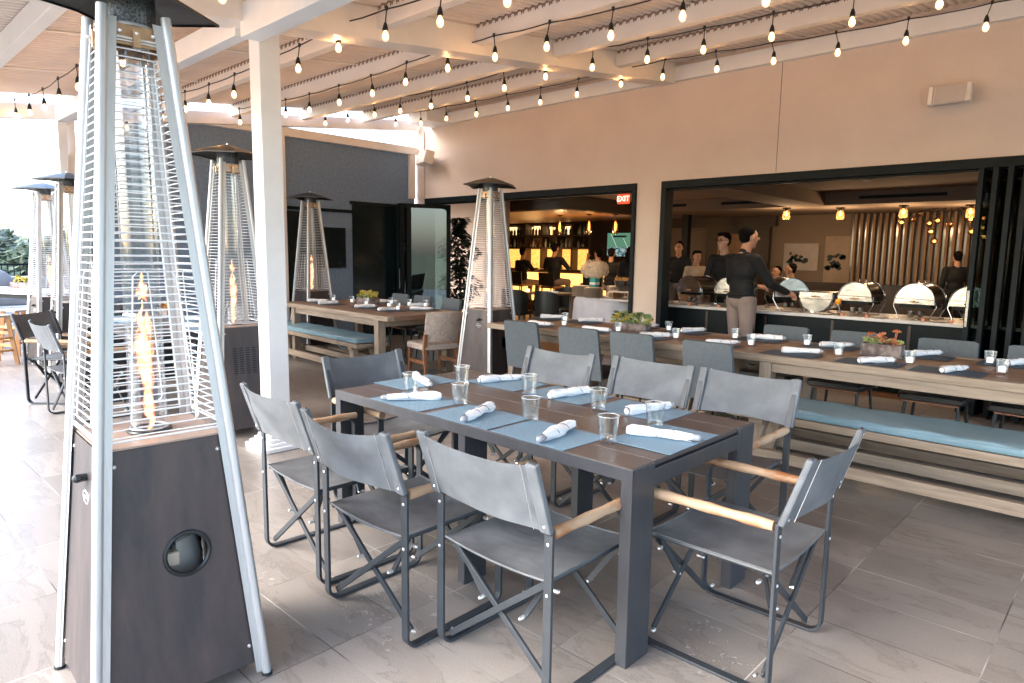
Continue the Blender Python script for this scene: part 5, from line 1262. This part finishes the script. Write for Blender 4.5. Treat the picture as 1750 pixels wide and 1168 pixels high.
# ================================================================== INSIDE: THE BUFFET
T=thing('buffet_counter','long dark buffet counter with a thin pale top carrying the chafing dishes','counter',(-2.6,8.7,0))
MB().b2(-2.6,3.2,-.46,.42,.785,.82).build('counter_top',M_marble,T,bevel=.004)
MB().b2(-2.55,3.15,-.42,.38,0,.784).build('counter_body',M_black,T)
for i in range(7): MB().b2(-2.5+i*.8,-2.47+i*.8,-.426,-.4205,.03,.76).build('panel_joint',M_dkwood,T)
def chafer(lab,x,y,rz_,mode='shut',r=.185,L=.42):
    T=thing('chafing_dish',lab,'chafing dish',(x,y,.821),R(rz_),'roll-top chafing dishes'); zc=.205
    n=20
    def arc(a0,a1,r_): return [(r_*math.cos(a0+(a1-a0)*i/n),r_*math.sin(a0+(a1-a0)*i/n)) for i in range(n+1)]
    a0,a1=(0,PI) if mode!='open' else (PI,2*PI)
    k=MB(); A=arc(a0,a1,r); o=len(k.v)
    for y_ in (-L/2,L/2): k.v+=[(px,y_,zc+pz) for px,pz in A]
    m=n+1; k.f+=[(i,i+1,m+i+1,m+i) for i in range(n)]; k.f.append(tuple(range(m))); k.f.append(tuple(range(m,2*m))[::-1])
    k.build('lid',M_steel,T,smooth=True,ang=50)
    for yy in (-L/2-.004,L/2+.004): MB().tube([(px*1.02,yy,zc+pz*1.02) for px,pz in A],.007,6).build('lid_rim',M_steel,T,smooth=True)
    MB().b2(-r*1.02,r*1.02,-L/2-.01,L/2+.01,zc-.035,zc+(.028 if mode!='open' else .05)).build('pan',M_steel,T,bevel=.006)
    MB().b2(-r*.8,r*.8,-L/2+.02,L/2-.02,zc-.07,zc-.036).build('water_pan',M_black,T)
    for sx in (-1,1):
        for sy in (-1,1):
            MB().tube([(sx*r*1.05,sy*L*.42,zc+.02),(sx*r*1.08,sy*L*.44,zc-.06),(sx*r*.86,sy*L*.46,.06),(sx*r*.72,sy*L*.5,.008),(sx*r*.95,sy*L*.56,.006)],.006,6).build('leg',M_steel,T,smooth=True)
    k=MB(); k.caps((0,-L/2-.028,zc+.0),.012,(0,-L/2-.012,zc+.0),.012,8); k.tube([(-.045,-L/2-.012,zc),(-.03,-L/2-.035,zc-.006),(.03,-L/2-.035,zc-.006),(.045,-L/2-.012,zc)],.007,6); k.build('handle',M_brass,T,smooth=True)
    if mode!='open':
        k=MB(); k.tube([(-.02,-.05,zc+r+.004),(-.02,-.05,zc+r+.028),(.02,.05,zc+r+.028),(.02,.05,zc+r+.004)],.006,6); k.build('lid_handle',M_brass,T,smooth=True)
    for sx in (-1,1): MB().lathe([(.0,.0),(.022,.0),(.034,.03),(.034,.065),(.0,.065)],12,(sx*.045,-L*.30,.03)).build('burner',M_steel,T,smooth=True)
    return T
chafer('shut chafing dish at the far left end of the buffet, next to the door frame',-4.62,8.62,-6)
chafer('shut chafing dish half hidden behind the standing server',-4.08,8.66,-4)
chafer('wide chafing dish turned sideways right of the server\'s hand',-3.42,8.72,38,r=.20,L=.44)
chafer('opened chafing dish with its lid rolled down like a bowl',-2.95,8.62,2,'open',r=.19)
chafer('shut chafing dish with an orange knob, before the timber slats',-2.48,8.58,-3)
chafer('shut chafing dish second from the stacked glass doors',-1.87,8.58,-3,r=.195)
chafer('shut chafing dish cut off by the first stacked glass door leaf',-1.36,8.58,-3)
o=MB().ball((0,0,0),.032,12,8,(1,1,1.2)).build('orange_knob',mat('orange_fruit',(.85,.36,.03),.5),loc=(-2.66,8.34,.98),smooth=True); tag(o,'small orange ball on the handle side of a chafing dish','knob')
rnd=random.Random(8)
for i,(x,y) in enumerate(((-4.72,8.33),(-4.35,8.32),(-3.95,8.36),(-3.28,8.34),(-2.80,8.32),(-2.2,8.33),(-1.62,8.32))):
    o=MB().lathe([(.0,.0),(.05,.0),(.085,.012),(.088,.016),(.05,.006),(.0,.005)],20).build('small_plate',M_plate,loc=(x,y,.822),smooth=True); tag(o,'small cream plate at the front of the buffet, %s from the left'%ORD[i],'plate','small plates along the buffet front')
for i,(x,y,a) in enumerate(((-3.45,8.30,20),(-2.95,8.31,170),(-1.95,8.31,12))):
    T=thing('serving_spoon','steel serving spoon lying along the buffet front, %s from the left'%ORD[i],'spoon',(x,y,.826),R(a),'serving spoons on the buffet')
    MB().bar((-.12,0,.004),(.08,0,.010),.016,.004).build('shaft',M_steel,T); MB().ball((.115,0,.008),.035,12,6,(1.2,.8,.25)).build('spoon_bowl',M_steel,T,smooth=True)
for i,x in enumerate((-4.55,-4.12,-3.72,-2.58,-2.32,-1.76,-1.5)):
    o=MB().b2(-.018,.018,-.018,.018,0,.035).build('food_label',mat('copper_label',(.55,.22,.12),.5),bevel=.004,loc=(x,8.28,.821)); tag(o,'copper label block on the buffet edge, %s from the left'%ORD[i],'label holder','label blocks along the buffet')
T=thing('bread_basket','wicker basket and board of bread at the left end of the buffet','basket',(-4.83,8.75,.821))
MB().lathe([(.0,.03),(.10,.03),(.13,.17),(.125,.17),(.09,.05),(.0,.05)],18).build('basket',M_canopy,T,smooth=True); MB().b2(-.16,.16,-.12,.12,0,.02).build('board',M_plate,T,bevel=.004)
k=MB(); 
for i in range(9): k.ball((rnd.uniform(-.08,.08),rnd.uniform(-.08,.08),.19+rnd.uniform(0,.03)),.04,8,6,(1.4,.8,.7))
k.build('bread',mat('bread',(.55,.30,.12),.8,var=.2),T,smooth=True)
# ceiling fixtures of the buffet room
for i,x_ in enumerate(((-5.04,12.6),(-4.234,13.03),(-3.209,13.0),(-2.316,13.4))):
    x,y=x_; T=thing('ceiling_lamp',['glass ceiling lamp left of the others over the buffet room','glass ceiling lamp second from the left, beside the bulkhead corner','glass ceiling lamp before the timber slats with the amber cluster','glass ceiling lamp next to the stacked glass doors'][i],'ceiling lamp',(x,y,2.399),0,'glass ceiling lamps of the buffet room')
    MB().lathe([(.075,-.018),(.075,0)],18).build('mount',M_black,T); MB().lathe([(.030,-.02),(.05,-.06),(.035,-.075)],14).build('cap',M_brass,T)
    MB().lathe([(.045,-.06),(.060,-.09),(.070,-.18),(.056,-.21)],18).build('shade',mat('amber_clear_glass',(.8,.6,.3),.1,alpha=.35),T,smooth=True); MB().ball((0,0,-.115),.028,12,8,(1,1,1.3)).build('bulb',M_bulbs,T,smooth=True)
for i,(x,y) in enumerate(((-7.79,9.6),(-5.66,10.6),(-3.19,10.84),(-1.2,10.8),(-7.0,8.9),(-4.9,8.45),(-3.3,8.30),(-1.9,8.30))):  # last three are unseen, added to brighten the server and chafing dishes
    T=thing('downlight','round recessed downlight in the interior ceiling, %s'%['over the bar opening side','left one over the buffet','middle one over the buffet','right one over the buffet','nearest the door head','added unseen over the left chafing dishes','added unseen over the standing server','added unseen over the right chafing dishes'][i],'downlight',(x,y,2.618),0,'recessed downlights')
    MB().lathe([(.05,-.004),(.065,-.004),(.065,.0)],18).build('trim',M_white,T); MB().lathe([(.0,-.003),(.045,-.003)],16).build('lens',M_down,T)
    l=bpy.data.lights.new('downlight_spot','SPOT'); l.energy=9 if y<8.6 else 5; l.spot_size=R(110); l.spot_blend=.8; l.color=(1,.72,.48); l.shadow_soft_size=.05; lo=bpy.data.objects.new('downlight_lamp',l); C.objects.link(lo); lo.parent=T; lo.location=(0,0,-.02)
# cluster of amber glass globes
T=thing('globe_chandelier','branching chandelier of amber glass globes hanging before the timber slats','chandelier',(-3.0,14.0,2.40)); rnd=random.Random(21)
gp=[(1540+dx,) for dx in ()]
pts=[(-.42,-.25),(-.20,-.08),(-.05,-.26),(.10,-.22),(.05,-.42),(.03,-.58),(.55,-.20),(.62,-.42),(.72,-.18),(.80,-.36),(.86,-.52),(.95,-.2),(-.30,-.18),(.35,-.3),(.68,-.05)]
for i,(dx,dz) in enumerate(pts):
    y=rnd.uniform(-.35,.35)
    MB().tube([(0.2+dx*.3,0,0),(dx*.8,y*.8,dz*.4),(dx,y,dz)],.005,5).build('arm',M_black,T)
    gl=MB().ball((dx,y,dz),.062,14,9).build('globe',M_smoke,T,smooth=True); MB().ball((dx+.01,y-.0,dz),.026,10,7).build('bulb',M_bulbs if i not in (1,12,13) else M_brass,gl,smooth=True)
# pictures on the plaster wall
for i,(x0,x1,z0,z1) in enumerate(((-6.02,-5.28,1.22,1.80),(-5.15,-4.62,.95,1.95))):
    T=thing('wall_picture',['pale picture with a dark flower sprig on the tan wall','taller tan picture with dark blossoms left of the timber slats'][i],'picture',((x0+x1)/2,15.09,(z0+z1)/2))
    w,h=(x1-x0)/2,(z1-z0)/2
    MB().b2(-w,w,-.03,0,-h,h).build('canvas',mat('canvas%d'%i,((.42,.36,.33),(.34,.25,.185))[i],.8,var=.15,nscale=3),T)
    k=MB(); rnd=random.Random(30+i)
    for j in range(16):
        cx_,cz_=rnd.uniform(-w*.7,w*.5),rnd.uniform(-h*.4,h*.3); r=rnd.uniform(.04,.09)
        k.poly([(cx_+r*math.cos(2*PI*q/9)*rnd.uniform(.5,1.2),-.034,cz_+r*math.sin(2*PI*q/9)*rnd.uniform(.4,1)) for q in range(9)],(0,.003,0))
    k.build('painted_blossoms',mat('paint_dark%d'%i,(.03,.045,.05),.8),T)
# lamps that light the two rooms: at the pendants and ceiling lamps, plus one without a fixture
def pl(loc,e,col,r=.06):
    l=bpy.data.lights.new('lamp_light','POINT'); l.energy=e; l.color=col; l.shadow_soft_size=r; o=bpy.data.objects.new('lamp_light',l); C.objects.link(o); o.location=loc
for x,y in ((-5.04,12.6),(-4.234,13.03),(-3.209,13.0),(-2.316,13.4)): pl((x,y,2.10),3.2,(1,.66,.36))
for x,y in ((-9.54,11.5),(-8.74,11.5),(-8.28,11.8)): pl((x,y,1.88),2.2,(1,.6,.28))
pl((-12.5,13.9,1.5),2.5,(1,.55,.2),.3)  # warm point lamp before the back bar, no fixture around it

# ficus by the door
T=thing('ficus_tree','tall dark leafy ficus between the folded doors and the heater','potted tree',(-9.55,8.55,0)); rnd=random.Random(4)
MB().lathe([(.0,.0),(.16,.0),(.20,.36),(.18,.36),(.17,.30),(0,.30)],20).build('pot',M_rust,T,smooth=True)
k=MB(); k.tube([(0,0,.3),(.03,.02,.8),(-.02,0,1.3),(.02,0,1.9)],[.022,.018,.013,.006],8)
for i in range(16):
    z=.6+i*.08; a=rnd.uniform(0,2*PI); k.tube([(0,0,z),(.12*math.cos(a),.12*math.sin(a),z+.06),(.24*math.cos(a),.24*math.sin(a),z+.02)],[.008,.006,.003],5)
k.build('trunk',M_bark,T,smooth=True)
k=MB()
for i in range(3000):
    z=rnd.uniform(.45,2.15); rad=(.44-.10*abs(z-1.1))*math.sqrt(rnd.random())*(1 if z<1.9 else .6)*(.75+.35*math.sin(z*9)); a=rnd.uniform(0,2*PI)
    c=Vector((rad*math.cos(a),rad*math.sin(a),z)); d=Vector((math.cos(a)+rnd.uniform(-.6,.6),math.sin(a)+rnd.uniform(-.6,.6),rnd.uniform(-.8,.2))).normalized(); s_=d.cross(Vector((0,0,1))).normalized()
    l=rnd.uniform(.09,.14); k.add([c,c+d*l*.5+s_*l*.28,c+d*l,c+d*l*.5-s_*l*.28],[(0,1,2,3)])
k.build('leaves',M_leaf,T)

# ================================================================== LEFT BACKGROUND
T=thing('bar_height_table','white topped black framed table at the far left edge of the terrace','table',(-13.9,2.0,0),R(25),None)
MB().b2(-1.9,1.9,-.45,.45,.765,.80).build('tabletop',M_wtop,T,bevel=.004)
k=MB(); 
for sy in (-1,1): k.b2(-1.88,1.88,sy*.40-.02,sy*.40+.02,.70,.764)
k.build('apron',M_black,T)
for sx in (-1,1):
    for sy in (-1,1): MB().b2(sx*1.84-.04,sx*1.84+.04,sy*.40-.04,sy*.40+.04,.03,.764).build('leg',M_black,T)
    MB().b2(sx*1.84-.04,sx*1.84+.04,-.36,.36,0,.06).build('foot_bar',M_black,T)
def stool(x,y,a,lab):
    T=thing('teak_stool',lab,'stool',(x,y,0),R(a),'honey teak stools')
    k=MB(); 
    for i in range(6): k.b2(-.20+i*.068,-.20+i*.068+.060,-.18,.18,.60,.625)
    k.build('seat',mat('grey_teak_seat',(.30,.26,.22),.7,var=.2) if 'greyteak' not in KIDS else None,T,bevel=.003)
    for sx in (-1,1):
        for sy in (-1,1): MB().bar((sx*.15,sy*.13,.60),(sx*.20,sy*.18,0),.045,.045).build('leg',M_stool,T)
    for z in (.16,.32):
        for sx in (-1,1): MB().b2(sx*.185-.014,sx*.185+.014,-.15,.15,z,z+.03).build('rung',M_stool,T)
        for sy in (-1,1): MB().b2(-.16,.16,sy*.165-.014,sy*.165+.014,z+.05,z+.08).build('rung',M_stool,T)
stool(-10.55,1.55,20,'teak stool at the left edge of the photo, nearest the camera'); stool(-11.35,2.02,20,'teak stool beside the leg of the white topped table'); stool(-12.3,1.4,15,'teak stool farther along the white topped table'); stool(-11.0,2.42,30,'teak stool behind the leg of the white topped table, near the heater')
T=thing('lounge_sofa','grey cushioned lounge sofa along the terrace railing','sofa',(-15.3,2.9,0))
MB().b2(-.45,.40,-2.2,1.6,.15,.42).build('base',M_wtop,T,bevel=.02)
for i in range(3): MB().b2(-.42,.36,-2.15+i*1.25,-.93+i*1.25,.423,.60).build('seat_cushion',M_sofa,T,bevel=.05)
for i in range(3): MB().b2(-.44,-.20,-2.15+i*1.25,-.93+i*1.25,.603,.93).build('back_cushion',M_sofa,T,bevel=.06)
MB().ball((-.05,-.55,.86),.30,18,10,(.5,1,.75)).build('scatter_cushion',M_sofa,T,smooth=True)
T=thing('railing','black metal balustrade along the edge of the terrace','railing',(-16.1,2,0))
k=MB(); k.b2(-.02,.02,-9,5.8,1.12,1.16); k.build('top_rail',M_black,T)
k=MB(); k.b2(-.015,.015,-9,5.8,.10,.13); k.build('bottom_rail',M_black,T)
for i in range(90): MB().b2(-.009,.009,-3.0+i*.098-.009,-3.0+i*.098+.009,.131,1.119).build('baluster',M_black,T)
for y in (-9,-6,-3.2,2.6,5.8): MB().b2(-.025,.025,y-.025,y+.025,0,1.119).build('rail_post',M_black,T)
# trees beyond the railing
def tree(label,loc,h,r,m,seed,n=2600,leaf_=.30,kind='tree',palm=False):
    T=thing('garden_tree',label,'tree',loc,0,'trees beyond the railing'); rnd=random.Random(seed)
    k=MB(); k.tube([(0,0,-1),(.1,.05,h*.3),(-.05,.1,h*.55),(.05,0,h*.8)],[.28,.22,.15,.06],8)
    cl_=[]
    for i in range(16):
        a=rnd.uniform(0,2*PI); z=h*rnd.uniform(.35,.95); q=r*rnd.uniform(.3,.85)*(1.15-abs(z/h-.6)); c=Vector((q*math.cos(a),q*math.sin(a),z)); cl_.append((c,r*rnd.uniform(.22,.42)))
        k.tube([(0,0,z*.55),(c.x*.5,c.y*.5,z*.8),tuple(c)],[.09,.06,.02],5)
    k.build('trunk',M_bark,T,smooth=True)
    k=MB()
    for i in range(n):
        c,rr_=rnd.choice(cl_); d=Vector((rnd.gauss(0,1),rnd.gauss(0,1),rnd.gauss(0,1))).normalized()*rr_*rnd.random()**.4; p=c+Vector((d.x,d.y,d.z*.75))
        u=Vector((rnd.gauss(0,1),rnd.gauss(0,1),rnd.gauss(0,.6))).normalized(); w=u.cross(Vector((rnd.random(),rnd.random(),1))).normalized(); l=leaf_*rnd.uniform(.6,1.3)
        k.add([p-u*l,p+w*l*.4,p+u*l,p-w*l*.4],[(0,1,2,3)])
    k.build('crown',m,T)
tree('dark bushy tree left of the others beyond the railing',(-44,6.2,-2),3.5,3.4,M_foli2,1)
tree('green feathery tree beyond the railing behind the farthest heater',(-34,7.2,-2.5),3.9,2.6,M_foli,2)
tree('low green tree overhanging the railing',(-27,4.9,-2.5),3.2,1.9,M_foli,3,leaf_=.22)
tree('tree seen through the farthest heater wire guard',(-38,9.6,-2.5),4.0,3.0,M_foli,4)
tree('tall tree seen between the two left heaters',(-50,12.5,-2),4.1,3.8,M_foli2,5)
tree('tree at the very left edge of the photo beyond the railing',(-56,7.6,-2),4.4,3.6,M_foli2,6)
tree('shrubby tree behind the two left heaters beyond the railing',(-30,8.6,-2.5),3.3,2.3,M_foli,7,leaf_=.22)
tree('pointed small tree on the skyline beyond the railing',(-70,11.5,-2),5.0,1.2,M_foli2,8,1400)
tree('broad tree low behind the lounge sofa',(-24,3.0,-2.6),2.9,2.2,M_foli,9,leaf_=.2)
for j,z in enumerate((2.5,3.2,5.8)):
    o=MB().tube([(-30,-20+i*5,z-.25*math.sin(PI*i/13)) for i in range(14)],.018,4).build('utility_wire',M_cord); tag(o,['lowest','middle','highest'][j]+' thin utility wire crossing the white sky beyond the terrace','wire','utility wires')
